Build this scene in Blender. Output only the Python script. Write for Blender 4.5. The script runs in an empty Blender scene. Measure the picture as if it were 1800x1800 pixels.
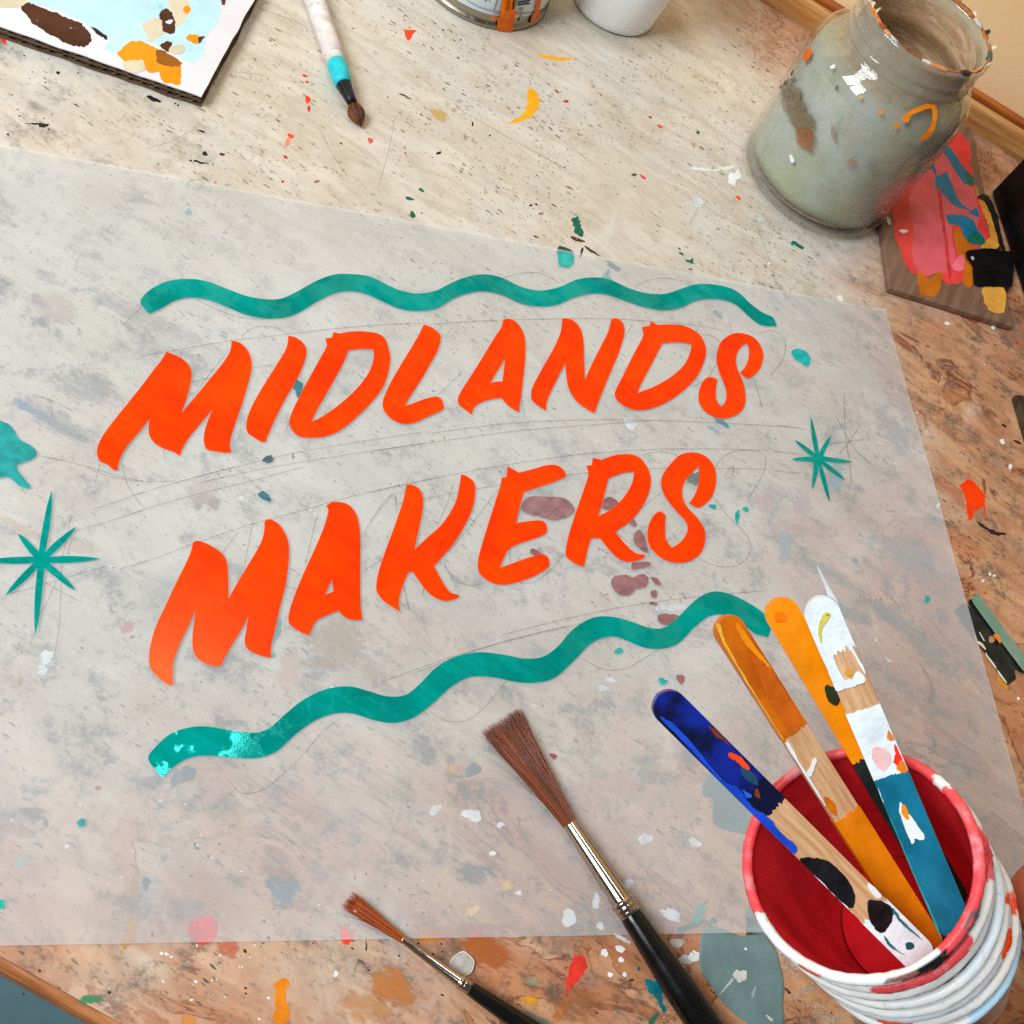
import bpy, bmesh, math, random
from mathutils import Vector, Matrix, noise
from mathutils.geometry import tessellate_polygon
from mathutils.bvhtree import BVHTree

S = bpy.context.scene
COL = S.collection
rad = math.radians

# ------------------------------------------------------------------ camera
CAM_H, FPX = 0.3515, 1900.0            # metres above the table, focal length in px of an 1800 px frame
PITCH, ROLL = rad(55.8), rad(33.7)
FW = Vector((0, math.cos(PITCH), -math.sin(PITCH)))
_r0 = Vector((1, 0, 0)); _u0 = _r0.cross(FW)
RT = _r0 * math.cos(ROLL) + _u0 * math.sin(ROLL)
UP = -_r0 * math.sin(ROLL) + _u0 * math.cos(ROLL)
CAMP = Vector((0, 0, CAM_H))
cd = bpy.data.cameras.new('camera'); cam = bpy.data.objects.new('camera', cd); COL.objects.link(cam)
cam.matrix_world = Matrix(((RT.x, UP.x, -FW.x, CAMP.x), (RT.y, UP.y, -FW.y, CAMP.y), (RT.z, UP.z, -FW.z, CAMP.z), (0, 0, 0, 1)))
cd.sensor_width = 36; cd.lens = 36 * FPX / 1800; cd.clip_start = 0.01; cd.clip_end = 50
S.camera = cam

# ------------------------------------------------------------------ light
W = bpy.data.worlds.new('World'); S.world = W; W.use_nodes = True
bg = W.node_tree.nodes['Background']; bg.inputs[0].default_value = (1.0, 0.99, 0.98, 1); bg.inputs[1].default_value = 0.13
def area(name, loc, target, sx, sy, power, color):
    l = bpy.data.lights.new(name, 'AREA'); l.shape = 'RECTANGLE'; l.size = sx; l.size_y = sy; l.energy = power; l.color = color
    o = bpy.data.objects.new(name, l); COL.objects.link(o); o.location = loc
    o.rotation_euler = (Vector(target) - Vector(loc)).to_track_quat('-Z', 'Y').to_euler(); return o
area('window_light', (-1.10, -0.44, 1.30), (-0.02, 0.3, 0), 0.42, 0.8, 19.6, (0.88, 0.95, 1.0))
area('window_light', (-0.80, -0.84, 1.30), (-0.02, 0.3, 0), 0.42, 0.8, 19.6, (0.88, 0.95, 1.0))
area('ceiling_lamp', (-0.31, 0.50, 1.45), (-0.31, 0.50, 0), 0.27, 0.15, 3.4, (1.0, 0.97, 0.93))
VS = S.view_settings; VS.view_transform = 'Standard'; VS.look = 'None'; VS.exposure = 0.0; VS.gamma = 1.0
S.cycles.transparent_max_bounces = 16
S.cycles.use_denoising = False
S.cycles.max_bounces = 7; S.cycles.diffuse_bounces = 3; S.cycles.glossy_bounces = 3; S.cycles.sample_clamp_indirect = 3.0; S.cycles.use_adaptive_sampling = False

# ------------------------------------------------------------------ helpers
def ray(x, y): return FW + RT * ((x - 900) / FPX) - UP * ((y - 900) / FPX)
def tp(x, y, z=0.0):
    d = ray(x, y); return CAMP + d * ((z - CAM_H) / d.z)
def dp(x, y, depth): return CAMP + ray(x, y) * depth
def lin(c):
    if isinstance(c, str):
        c = tuple(int(c[i:i + 2], 16) / 255 for i in (1, 3, 5))
        c = tuple(v / 12.92 if v < .04045 else ((v + .055) / 1.055) ** 2.4 for v in c)
    return (*c[:3], 1)

def mesh(name, verts, faces, mats, parent=None, smooth=False, idx=None):
    me = bpy.data.meshes.new(name); me.from_pydata([tuple(v) for v in verts], [], faces)
    for m in (mats if isinstance(mats, (list, tuple)) else [mats]): me.materials.append(m)
    if idx: me.polygons.foreach_set('material_index', idx)
    if smooth: me.polygons.foreach_set('use_smooth', [True] * len(me.polygons))
    me.update()
    o = bpy.data.objects.new(name, me); COL.objects.link(o)
    if parent is not None:
        o.parent = parent
        if parent.parent is None: o.matrix_parent_inverse = parent_inv(parent)
        else: o.matrix_parent_inverse = parent_inv(parent)
    return o
def world_of(o):
    m = o.matrix_basis.copy()
    if o.parent: m = world_of(o.parent) @ o.matrix_parent_inverse @ m
    return m
def parent_inv(p): return world_of(p).inverted()
def thing(name, loc, label, cat, group=None):
    o = bpy.data.objects.new(name, None); COL.objects.link(o); o.location = loc; o.empty_display_size = .01
    return tag(o, label, cat, group)
def tag(o, label, cat, group=None):
    o['label'] = label; o['category'] = cat
    if group: o['group'] = group
    return o

def spline(pts, n=5, closed=True):
    """Catmull-Rom through 2-D points; a third entry marks a corner."""
    out = []; N = len(pts)
    for i in range(N if closed else N - 1):
        p1, p2 = pts[i], pts[(i + 1) % N]
        p0 = pts[i - 1] if (closed or i > 0) else p1
        p3 = pts[(i + 2) % N] if (closed or i + 2 < N) else p2
        if len(p1) > 2: p0 = p1
        if len(p2) > 2: p3 = p2
        for k in range(n):
            t = k / n
            out.append(tuple(.5 * (2 * p1[j] + (p2[j] - p0[j]) * t + (2 * p0[j] - 5 * p1[j] + 4 * p2[j] - p3[j]) * t * t + (3 * p1[j] - p0[j] - 3 * p2[j] + p3[j]) * t ** 3) for j in (0, 1)))
    if not closed: out.append(tuple(pts[-1][:2]))
    return out
def plate(name, loops, m, parent, to3, top, bot, split=False):
    """Flat-topped slab from 2-D outlines (first outer, rest holes). to3(x, y, h) -> 3-D point."""
    v, f = [], []
    ext = max(max(abs(x - loops[0][0][0]), abs(y - loops[0][0][1])) for x, y in loops[0]); k_ = 100 / ext
    tess = tessellate_polygon([[Vector(((x - loops[0][0][0]) * k_, (y - loops[0][0][1]) * k_, 0)) for x, y in l] for l in loops])
    flat = [p for l in loops for p in l]; n = len(flat)
    v += [to3(x, y, top) for x, y in flat] + [to3(x, y, bot) for x, y in flat]
    if split: v += [to3(x, y, top) for x, y in flat]
    f += [tuple(t) for t in tess]
    s = 0; o2 = 2 * n if split else 0
    for l in loops:
        k = len(l)
        for i in range(k):
            a, b = s + i, s + (i + 1) % k
            f.append((a + o2, b + o2, b + n, a + n))
        s += k
    o = mesh(name, v, f, m, parent)
    bm = bmesh.new(); bm.from_mesh(o.data); bmesh.ops.recalc_face_normals(bm, faces=bm.faces)
    bm.to_mesh(o.data); bm.free()
    if split: o.data.polygons.foreach_set('use_smooth', [i < len(tess) for i in range(len(o.data.polygons))])
    return o
def blob(cx, cy, rx, ry, ang=0, jag=.18, seed=0, n=18):
    a = rad(ang); rng = random.Random(seed * 977 + int(cx * 7 + cy)); out = []
    ph = [rng.uniform(0, 6.28) for _ in range(4)]
    for i in range(n):
        t = 2 * math.pi * i / n
        k = 1 + jag * (math.sin(2 * t + ph[0]) * .5 + math.sin(3 * t + ph[1]) * .4 + math.sin(5 * t + ph[2]) * .35 + rng.uniform(-.3, .3))
        x, y = rx * k * math.cos(t), ry * k * math.sin(t)
        out.append((cx + x * math.cos(a) - y * math.sin(a), cy + x * math.sin(a) + y * math.cos(a)))
    return out
def jag(pts, amp, seed=1):
    """roughen a closed outline"""
    out = []
    for i, (x, y) in enumerate(pts):
        out.append((x + amp * noise.noise((x * .21 + seed, y * .23, .3)) * 2, y + amp * noise.noise((x * .2, y * .22 + seed, 4.1)) * 2))
    return out
def frame(a):
    a = a.normalized(); e = a.cross(Vector((0, 0, 1)) if abs(a.z) < .9 else Vector((1, 0, 0))).normalized()
    return a, e, a.cross(e)
def revolve(name, prof, org, axis, m, parent, seg=64, smooth=True, flat=1.0, fdir=None, caps=(False, False), idxf=None, wob=0.0, phase=None):
    """prof: list of (radius, distance along axis)."""
    a, e, g = frame(axis)
    if fdir is not None:
        e = (fdir - a * fdir.dot(a)).normalized(); g = a.cross(e)
    v, f = [], []
    for k, (r, s) in enumerate(prof):
        for i in range(seg):
            t = 2 * math.pi * i / seg
            rr = r * (1 + wob * noise.noise((math.cos(t) * 2, math.sin(t) * 2, s * 60)))
            v.append(org + a * s + e * (rr * math.cos(t)) + g * (rr * flat * math.sin(t)))
    for k in range(len(prof) - 1):
        for i in range(seg):
            j = (i + 1) % seg
            f.append((k * seg + i, k * seg + j, (k + 1) * seg + j, (k + 1) * seg + i))
    if caps[0]: f.append(tuple(range(seg))[::-1])
    if caps[1]: f.append(tuple(range((len(prof) - 1) * seg, len(prof) * seg)))
    idx = None
    if idxf: idx = [idxf(*(sum((v[q] for q in fc), Vector()) / len(fc),)) for fc in f]
    o = mesh(name, v, f, m, parent, smooth, idx)
    return o
def tube(name, pts, r, m, parent, seg=6):
    v, f = [], []
    for i, p in enumerate(pts):
        d = (pts[min(i + 1, len(pts) - 1)] - pts[max(i - 1, 0)]); _, e, g = frame(d)
        rr = r[i] if isinstance(r, (list, tuple)) else r
        for k in range(seg): t = 2 * math.pi * k / seg; v.append(p + e * rr * math.cos(t) + g * rr * math.sin(t))
    for i in range(len(pts) - 1):
        for k in range(seg):
            q = (k + 1) % seg; f.append((i * seg + k, i * seg + q, (i + 1) * seg + q, (i + 1) * seg + k))
    f += [tuple(range(seg))[::-1], tuple(range((len(pts) - 1) * seg, len(pts) * seg))]
    return mesh(name, v, f, m, parent, True)
def box(name, org, ex, ey, ez, m, parent=None, bev=0.0):
    """org corner plus three edge vectors"""
    bm = bmesh.new()
    vs = [bm.verts.new(org + ex * i + ey * j + ez * k) for k in (0, 1) for j in (0, 1) for i in (0, 1)]
    for q in ((0, 2, 3, 1), (4, 5, 7, 6), (0, 1, 5, 4), (2, 6, 7, 3), (0, 4, 6, 2), (1, 3, 7, 5)): bm.faces.new([vs[i] for i in q])
    bmesh.ops.recalc_face_normals(bm, faces=bm.faces)
    if bev: bmesh.ops.bevel(bm, geom=bm.edges[:], offset=bev, segments=3, affect='EDGES', profile=.5)
    me = bpy.data.meshes.new(name); bm.to_mesh(me); bm.free(); me.materials.append(m)
    o = bpy.data.objects.new(name, me); COL.objects.link(o)
    if parent is not None: o.parent = parent; o.matrix_parent_inverse = parent_inv(parent)
    return o

# ------------------------------------------------------------------ materials
class NT:
    def __init__(s, name):
        s.m = bpy.data.materials.new(name); s.m.use_nodes = True; s.t = s.m.node_tree; s.n = s.t.nodes; s.l = s.t.links
        s.b = s.n['Principled BSDF']; s.out = s.n['Material Output']
        s.co = s.n.new('ShaderNodeTexCoord').outputs['Object']
    def node(s, typ, **kw):
        n = s.n.new(typ)
        for k, v in kw.items():
            if k.startswith('_'): setattr(n, k[1:], v)
        return n
    def put(s, sock, v):
        if hasattr(v, 'links'): s.l.new(v, sock)
        elif v is not None: sock.default_value = v
    def noise(s, scale, detail=4, rough=.55, co=None, dist=0):
        n = s.n.new('ShaderNodeTexNoise'); n.inputs['Scale'].default_value = scale; n.inputs['Detail'].default_value = detail
        n.inputs['Roughness'].default_value = rough; n.inputs['Distortion'].default_value = dist
        s.l.new(co or s.co, n.inputs['Vector']); return n.outputs['Fac']
    def map(s, scale=(1, 1, 1), rot=0, loc=(0, 0, 0), co=None):
        n = s.n.new('ShaderNodeMapping'); n.inputs['Scale'].default_value = scale; n.inputs['Rotation'].default_value = (0, 0, rot); n.inputs['Location'].default_value = loc
        s.l.new(co or s.co, n.inputs['Vector']); return n.outputs[0]
    def mr(s, v, a, b, c=0., d=1., smooth=True):
        n = s.n.new('ShaderNodeMapRange'); n.interpolation_type = 'SMOOTHSTEP' if smooth else 'LINEAR'
        for i, q in enumerate((v, a, b, c, d)): s.put(n.inputs[i], q)
        return n.outputs[0]
    def math(s, op, a, b=None):
        n = s.n.new('ShaderNodeMath'); n.operation = op; s.put(n.inputs[0], a)
        if b is not None: s.put(n.inputs[1], b)
        return n.outputs[0]
    def mix(s, fac, a, b, blend='MIX'):
        n = s.n.new('ShaderNodeMix'); n.data_type = 'RGBA'; n.blend_type = blend
        s.put(n.inputs[0], fac); s.put(n.inputs[6], lin(a) if isinstance(a, (str, tuple)) else a); s.put(n.inputs[7], lin(b) if isinstance(b, (str, tuple)) else b)
        return n.outputs[2]
    def bump(s, h, strength=.3, dist=.001):
        n = s.n.new('ShaderNodeBump'); n.inputs['Strength'].default_value = strength; n.inputs['Distance'].default_value = dist
        s.l.new(h, n.inputs['Height']); s.l.new(n.outputs[0], s.b.inputs['Normal'])
    def set(s, **k):
        for a, v in k.items(): s.put(s.b.inputs[a.replace('_', ' ')], v)

CACHE = {}
def paint(c, rough=.35, var=.12, nscale=90, bump=.25, bscale=400, coat=0, metal=0, c2=None, spec=.22, wet=None):
    key = (c, rough, var, nscale, bump, bscale, coat, metal, c2, spec, wet)
    if key in CACHE: return CACHE[key]
    t = NT('paint_' + c[1:]); base = lin(c)
    n = t.noise(nscale, 5, .6)
    if c2: colr = t.mix(t.mr(n, .38, .62), c, c2)
    else:
        dk = tuple(v * (1 - var * 1.6) for v in base[:3]); lt = tuple(min(1, v * (1 + var) + var * .03) for v in base[:3])
        colr = t.mix(t.mr(n, .3, .7), dk, lt)
    t.set(Base_Color=colr, Roughness=t.mr(t.noise(nscale * 2.3), .3, .7, rough * .75, min(1, rough * 1.25)), Metallic=metal, Coat_Weight=coat, Specular_IOR_Level=spec)
    if wet:
        wn_ = t.noise(wet, 6, .7, t.map((1, 1, 1), 0, (1, 7, 3))); t.set(Roughness=t.mr(wn_, .44, .58, .07, .5), Specular_IOR_Level=t.mr(wn_, .44, .58, .6, .06), Specular_Tint=(*[min(1, q * 1.3 + .25) for q in base[:3]], 1))
    if bump: t.bump(t.noise(bscale, 4), bump, .0006)
    CACHE[key] = t.m; return t.m

def worn(m, amt=.37):
    key = ('worn', m.name, amt)
    if key in CACHE: return CACHE[key]
    q = m.copy(); nt = q.node_tree; b = nt.nodes['Principled BSDF']; tc_ = next(n for n in nt.nodes if n.type == 'TEX_COORD')
    def nz(sc, d):
        n = nt.nodes.new('ShaderNodeTexNoise'); n.inputs['Scale'].default_value = sc; n.inputs['Detail'].default_value = d; n.inputs['Roughness'].default_value = .7; nt.links.new(tc_.outputs['Object'], n.inputs['Vector']); return n.outputs['Fac']
    ad = nt.nodes.new('ShaderNodeMath'); ad.operation = 'MULTIPLY_ADD'; nt.links.new(nz(210, 3), ad.inputs[0]); ad.inputs[1].default_value = .55; mu = nt.nodes.new('ShaderNodeMath'); mu.operation = 'MULTIPLY'; nt.links.new(nz(1300, 3), mu.inputs[0]); mu.inputs[1].default_value = .45; nt.links.new(mu.outputs[0], ad.inputs[2])
    mr = nt.nodes.new('ShaderNodeMapRange'); nt.links.new(ad.outputs[0], mr.inputs[0]); mr.inputs[1].default_value = amt - .03; mr.inputs[2].default_value = amt + .05; nt.links.new(mr.outputs[0], b.inputs['Alpha'])
    CACHE[key] = q; return q
def rag(pts, amp, seed=1):
    """resample an outline finely and fray it at several scales"""
    out = []; n = len(pts)
    for i in range(n):
        (x0, y0), (x1, y1) = pts[i], pts[(i + 1) % n]; k = max(1, min(6, int(math.hypot(x1 - x0, y1 - y0) / 2.2)))
        for j in range(k): out.append((x0 + (x1 - x0) * j / k, y0 + (y1 - y0) * j / k))
    fr = []
    for x, y in out:
        a = amp * (noise.noise((x * .11 + seed, y * .12, .3)) + .7 * noise.noise((x * .31, y * .33 + seed, 2.)) + .45 * noise.noise((x * .8, y * .85, seed + 5.)))
        b = amp * (noise.noise((x * .12, y * .11 + seed, 7.3)) + .7 * noise.noise((x * .34 + seed, y * .3, 9.)) + .45 * noise.noise((x * .83, y * .8, seed + 1.)))
        fr.append((x + a, y + b))
    return fr

def smudge_mat(c, ns=220, thr=.5, strength=.8, grain=True):
    key = ('sm', c, ns, thr, strength)
    if key in CACHE: return CACHE[key]
    t = NT('smudge_' + c[1:]); at = t.n.new('ShaderNodeAttribute'); at.attribute_name = 'fade'
    co = t.map((1, 2.6, 1), -rad(4)) if grain else t.co
    n = t.noise(ns, 6, .65, co)
    a = t.mr(t.math('ADD', at.outputs['Fac'], t.math('MULTIPLY', t.math('SUBTRACT', n, .5), 3.2)), thr - .35, thr + .55, 0, strength)
    a = t.math('MULTIPLY', a, t.mr(at.outputs['Fac'], 0, .25))
    t.set(Base_Color=lin(c), Roughness=.6, Alpha=a)
    CACHE[key] = t.m; return t.m

def wood_mat(name, light, dark, sx, sy, rot=0, rough=.5, fleck=.5):
    t = NT(name); co = t.map((sx, sy, sy), rot)
    n = t.noise(1, 6, .6, co, .4); g = t.noise(3.1, 5, .7, co)
    c = t.mix(t.mr(n, .3, .7), dark, light); c = t.mix(t.mr(g, .62, .78, 0, fleck), c, tuple(v * .45 for v in lin(dark)[:3]))
    t.set(Base_Color=c, Roughness=rough); t.bump(n, .2, .0004); return t.m

def table_mat():
    t = NT('worn_plywood'); rot = -rad(4)
    p = t.map((1, 1, 1), rot)
    grain = t.noise(1, 7, .62, t.map((26, 90, 1), rot), 1.2)
    fine = t.noise(1, 5, .7, t.map((60, 900, 1), rot))
    low = t.noise(7, 5, .55, p, .8); mid = t.noise(26, 6, .62, p, .5)
    c = t.mix(t.mr(grain, .25, .75), '#bfb29d', '#ddd4c4')
    c = t.mix(t.mr(mid, .42, .7, 0, .5), c, '#d0cdc6')
    # worn-away varnish: it survives away from where people lean and work
    ox = t.n.new('ShaderNodeVectorMath'); ox.operation = 'DISTANCE'; t.l.new(p, ox.inputs[0]); ox.inputs[1].default_value = (-.19, .385, 0)
    d = t.math('ADD', ox.outputs['Value'], t.math('MULTIPLY', t.math('SUBTRACT', low, .5), .34))
    d = t.math('ADD', d, t.math('MULTIPLY', t.math('SUBTRACT', mid, .5), .10))
    var = t.mr(d, .25, .42)
    orange = t.mix(t.mr(grain, .28, .72), '#a8602f', '#d49b69'); orange = t.mix(t.mr(mid, .5, .72, 0, .6), orange, '#bb7038')
    c = t.mix(t.math('MULTIPLY', var, .88), c, orange)
    # tide lines of old spills
    rn = t.noise(19, 6, .62, t.map((.75, 1.25, 1), rot), 1.3)
    ring = t.math('SUBTRACT', 1., t.mr(t.math('ABSOLUTE', t.math('SUBTRACT', rn, .53)), 0, .022))
    ring2 = t.math('SUBTRACT', 1., t.mr(t.math('ABSOLUTE', t.math('SUBTRACT', rn, .61)), 0, .016))
    c = t.mix(t.math('MULTIPLY', t.mr(rn, .53, .535), t.math('MULTIPLY', var, .5)), c, '#b0622c')
    c = t.mix(t.math('MULTIPLY', t.math('MAXIMUM', ring, ring2), t.math('MULTIPLY', var, t.mr(t.noise(40), .40, .56, .15, .95))), c, '#7a3510')
    # open pores and dashes along the grain
    wv = t.n.new('ShaderNodeTexNoise'); wv.inputs['Scale'].default_value = 300; wv.inputs['Detail'].default_value = 2; t.l.new(t.co, wv.inputs['Vector'])
    wa = t.n.new('ShaderNodeVectorMath'); wa.operation = 'MULTIPLY_ADD'; t.l.new(wv.outputs['Color'], wa.inputs[0]); wa.inputs[1].default_value = (.0022, .0016, 0); t.l.new(t.co, wa.inputs[2]); wob = wa.outputs[0]
    def fleck(sx, sy, thr, lo, hi, colr, amt, dens):
        v = t.n.new('ShaderNodeTexVoronoi'); v.inputs['Scale'].default_value = 1; v.inputs['Randomness'].default_value = 1
        t.l.new(t.map((sx, sy, 1), rot, (0, 0, 0), wob), v.inputs['Vector'])
        sp = t.n.new('ShaderNodeSeparateColor'); t.l.new(v.outputs['Color'], sp.inputs[0])
        size = t.mr(sp.outputs[0], lo, 1, 0, thr, False)
        inside = t.math('SUBTRACT', 1., t.mr(t.math('SUBTRACT', v.outputs['Distance'], size), -.08, .06))
        inside = t.math('MULTIPLY', inside, t.mr(sp.outputs[0], lo, lo + .05))
        return t.math('MULTIPLY', inside, t.math('MULTIPLY', dens, amt))
    dens = t.mr(t.noise(13, 4, .6, p, .7), .38, .56, .18, 1)
    f1 = fleck(210, 760, .36, .6, 1, None, 1.0, dens); f2 = fleck(400, 1350, .40, .5, 1, None, .9, dens)
    f3 = fleck(120, 400, .26, .80, 1, None, .85, t.mr(t.noise(9, 4, .6, p, .2), .45, .62, .02, 1))
    tame = t.mr(t.noise(34, 5, .6, p), .36, .60, .5, 1.); c = t.mix(t.math('MULTIPLY', f2, tame), c, '#7a5434'); c = t.mix(t.math('MULTIPLY', f1, tame), c, '#432b19'); c = t.mix(f3, c, '#5c3416')
    c = t.mix(t.mr(fine, .60, .80, 0, .32), c, '#8a6b4c')
    # grey grime rubbed in
    wk = t.n.new('ShaderNodeVectorMath'); wk.operation = 'DISTANCE'; t.l.new(p, wk.inputs[0]); wk.inputs[1].default_value = (-.11, .50, 0); hand_ = t.mr(wk.outputs['Value'], .13, .30, .12, 1)
    cloud = t.math('MULTIPLY', t.mr(t.noise(55, 10, .8, t.map((1, 1.2, 1), rot, (7, 3, 0)), .1), .49, .65), t.math('MULTIPLY', hand_, .85))
    c = t.mix(t.math('MULTIPLY', t.math('MULTIPLY', hand_, t.math('SUBTRACT', 1., t.math('MULTIPLY', var, .9))), .26), c, '#c3c0bc'); c = t.mix(cloud, c, '#53504c'); light = t.mr(t.noise(17, 5, .6, t.map((1, 1, 1), 0, (9, 1, 4)), .8), .56, .74, 0, .45); c = t.mix(light, c, '#e6e2da')
    grime = t.math('MULTIPLY', t.mr(t.noise(20, 8, .72, t.map((1, 1.2, 1), rot, (3, 1, 0)), .2), .54, .74), t.math('MULTIPLY', hand_, .68))
    c = t.mix(grime, c, '#7f7770')
    peach = t.mr(t.noise(9, 4, .5, t.map((1, 1, 1), 0, (5, 2, 1))), .56, .74, 0, .18)
    c = t.mix(peach, c, '#dcb596')
    t.set(Base_Color=c, Roughness=t.mr(mid, .3, .7, .42, .68))
    h = t.math('SUBTRACT', t.math('MULTIPLY', grain, .5), t.math('ADD', f1, f3))
    t.bump(h, .35, .0005); return t.m

def sheet_mat():
    t = NT('drafting_film')
    n = t.noise(14, 4, .5)
    t.set(Base_Color=t.mix(t.mr(n, .35, .65), '#d6dee3', '#e4eaee'), Roughness=.42, Specular_IOR_Level=.3)
    tr = t.n.new('ShaderNodeBsdfTransparent'); tr.inputs[0].default_value = (1, 1, 1, 1)
    mx = t.n.new('ShaderNodeMixShader'); t.put(mx.inputs[0], t.mr(n, .3, .7, .33, .40))
    t.l.new(tr.outputs[0], mx.inputs[1]); t.l.new(t.b.outputs[0], mx.inputs[2]); t.l.new(mx.outputs[0], t.out.inputs[0]); return t.m

def hair_mat(c1, c2, name):
    t = NT(name); inf = t.n.new('ShaderNodeAttribute'); inf.attribute_name = 'shade'
    t.set(Base_Color=t.mix(inf.outputs['Fac'], c1, c2), Roughness=.33, Specular_IOR_Level=.6); return t.m

def brushed(name, dark, light, d, rough, spec, tint, wet=None):
    t = NT(name); r_ = -math.atan2(d.y, d.x)
    st = t.noise(1, 6, .65, t.map((40, 260, 1), r_), .8); bl_ = t.noise(38, 4)
    c_ = t.mix(t.mr(t.math('ADD', t.math('MULTIPLY', st, .4), t.math('MULTIPLY', bl_, .6)), .36, .64), dark, light)
    t.set(Base_Color=c_, Specular_Tint=(*tint, 1), Roughness=rough, Specular_IOR_Level=spec)
    if wet: wn_ = t.noise(wet, 4, .6, t.map((1, 1, 1), 0, (1, 7, 3))); t.set(Roughness=t.mr(wn_, .46, .53, .08, .45), Specular_IOR_Level=t.mr(wn_, .46, .54, .9, .06))
    t.bump(t.math('ADD', st, t.math('MULTIPLY', t.noise(900, 3), .4)), .16, .00012); return t.m
MT = dict(
    orange=brushed('orange_enamel', '#f23000', '#ff4300', tp(960, 796) - tp(900, 900), .22, .34, (1, .55, .2)), teal=brushed('teal_enamel', '#007d74', '#009a90', tp(1000, 890) - tp(900, 900), .3, .5, (.1, 1, .98), 85),
    black=paint('#0c0c0d', .28, .1), white=paint('#eef2f2', .4, .05), white2=paint('#dde6ea', .4, .06),
    chrome=None)
def metal_mat(name, c, rough):
    t = NT(name); n = t.noise(300, 3)
    t.set(Base_Color=lin(c), Metallic=1., Roughness=t.mr(n, .3, .7, rough * .7, rough * 1.4)); return t.m
MT['chrome'] = metal_mat('nickel_ferrule', '#b3a493', .1)
MT['tin'] = metal_mat('tinplate', '#a59c8c', .34)

# ================================================================== SETTING
floor = mesh('floor', [(-3, -3, -.74), (3, -3, -.74), (3, 3, -.74), (-3, 3, -.74)], [(0, 1, 2, 3)], paint('#5f8089', .6, .15, 3, .1))
floor['kind'] = 'structure'
ang = math.atan2(.6624 - .6517, .132 + .049)
GX = Vector((math.cos(rad(3.9)), math.sin(rad(3.9)), 0)); GY = Vector((-GX.y, GX.x, 0)); ZZ = Vector((0, 0, 1))
front = tp(84, 1754); back = Vector((-.049, .6517, 0)); depth = (back - front).dot(GY)
c0 = front + GX * (-.62 - (front.dot(GX)))            # front-left corner of the board
LEN = 1.35
table = thing('work_table', tuple(front + GX * .1 + Vector((0, 0, -.74))), 'worn plywood work table spattered with old paint under the lettered sheet', 'table')
tm = table_mat()
lip = .0032
v = []; nx, ny = 2, 2
p00 = c0 + GY * lip; top = box('tabletop', p00 + ZZ * -.018, GX * LEN, GY * (depth - lip + .001), ZZ * .018, tm, table)
lipm = wood_mat('worn_lipping', '#c98145', '#8a4a20', 30, 400, -rad(4), .5)
# rounded front lipping
prof = [(-.0000, -.018), (-.0000, -.0042), (.0003, -.0026), (.0011, -.0012), (.0022, -.0004), (lip - .0001, -.0002), (lip - .0001, -.018)]
v, f = [], []; NS = 160
for i in range(NS + 1):
    b = c0 + GX * (LEN * i / NS); w = .0007 * noise.noise((i * .33, 0, 0)) + .0004 * noise.noise((i * 1.3, 3, 0))
    for k, (y, z) in enumerate(prof): v.append(b + GY * (y + (w if k in (1, 2, 3) else 0)) + ZZ * (z - (abs(w) * .6 if k in (2, 3, 4) else 0)))
K = len(prof)
for i in range(NS):
    for k in range(K): q = (k + 1) % K; f.append((i * K + k, (i + 1) * K + k, (i + 1) * K + q, i * K + q))
mesh('edge_lipping', v, f, lipm, table)
for sx in (.06, LEN - .12):
    for sy in (.06, depth - .12):
        box('leg', c0 + GX * sx + GY * sy + ZZ * -.739, GX * .05, GY * .05, ZZ * .7205, lipm, table, .003)
# rail at the back of the table and the wall behind it
railm = wood_mat('varnished_rail', '#d9a565', '#b9763a', 12, 260, -rad(3.5), .35, .25)
raild = wood_mat('varnish_line', '#b9621f', '#8c4312', 20, 200, -rad(3.5), .3)
rb = c0 + GY * (depth + .0028)
rail = thing('back_rail', tuple(rb + GX * .6), 'orange varnished timber rail where the table meets the wall', 'rail')
box('moulding', rb + ZZ * -.02, GX * LEN, GY * .010, ZZ * .0345, railm, rail, .0028)
box('bead', rb + GY * .0032 + ZZ * .0146, GX * LEN, GY * .0068, ZZ * .0034, raild, rail, .0014)
wt = NT('peach_wall'); wn = wt.noise(9, 5); wt.set(Base_Color=wt.mix(wt.mr(wn, .3, .7), '#fcd193', '#ffdcaa'), Roughness=.75); wt.bump(wt.noise(260, 4), .2, .0006)
wl = rb + GY * .0102
wall = mesh('wall', [wl + ZZ * -.74 - GX * 1, wl + ZZ * -.74 + GX * 2.2, wl + ZZ * .9 + GX * 2.2, wl + ZZ * .9 - GX * 1,
                     wl + ZZ * -.74 - GX * 1 + GY * .05, wl + ZZ * -.74 + GX * 2.2 + GY * .05, wl + ZZ * .9 + GX * 2.2 + GY * .05, wl + ZZ * .9 - GX * 1 + GY * .05],
            [(0, 1, 2, 3), (5, 4, 7, 6), (3, 2, 6, 7), (0, 4, 5, 1), (0, 3, 7, 4), (1, 5, 6, 2)], wt.m)
wall['kind'] = 'structure'

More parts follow.
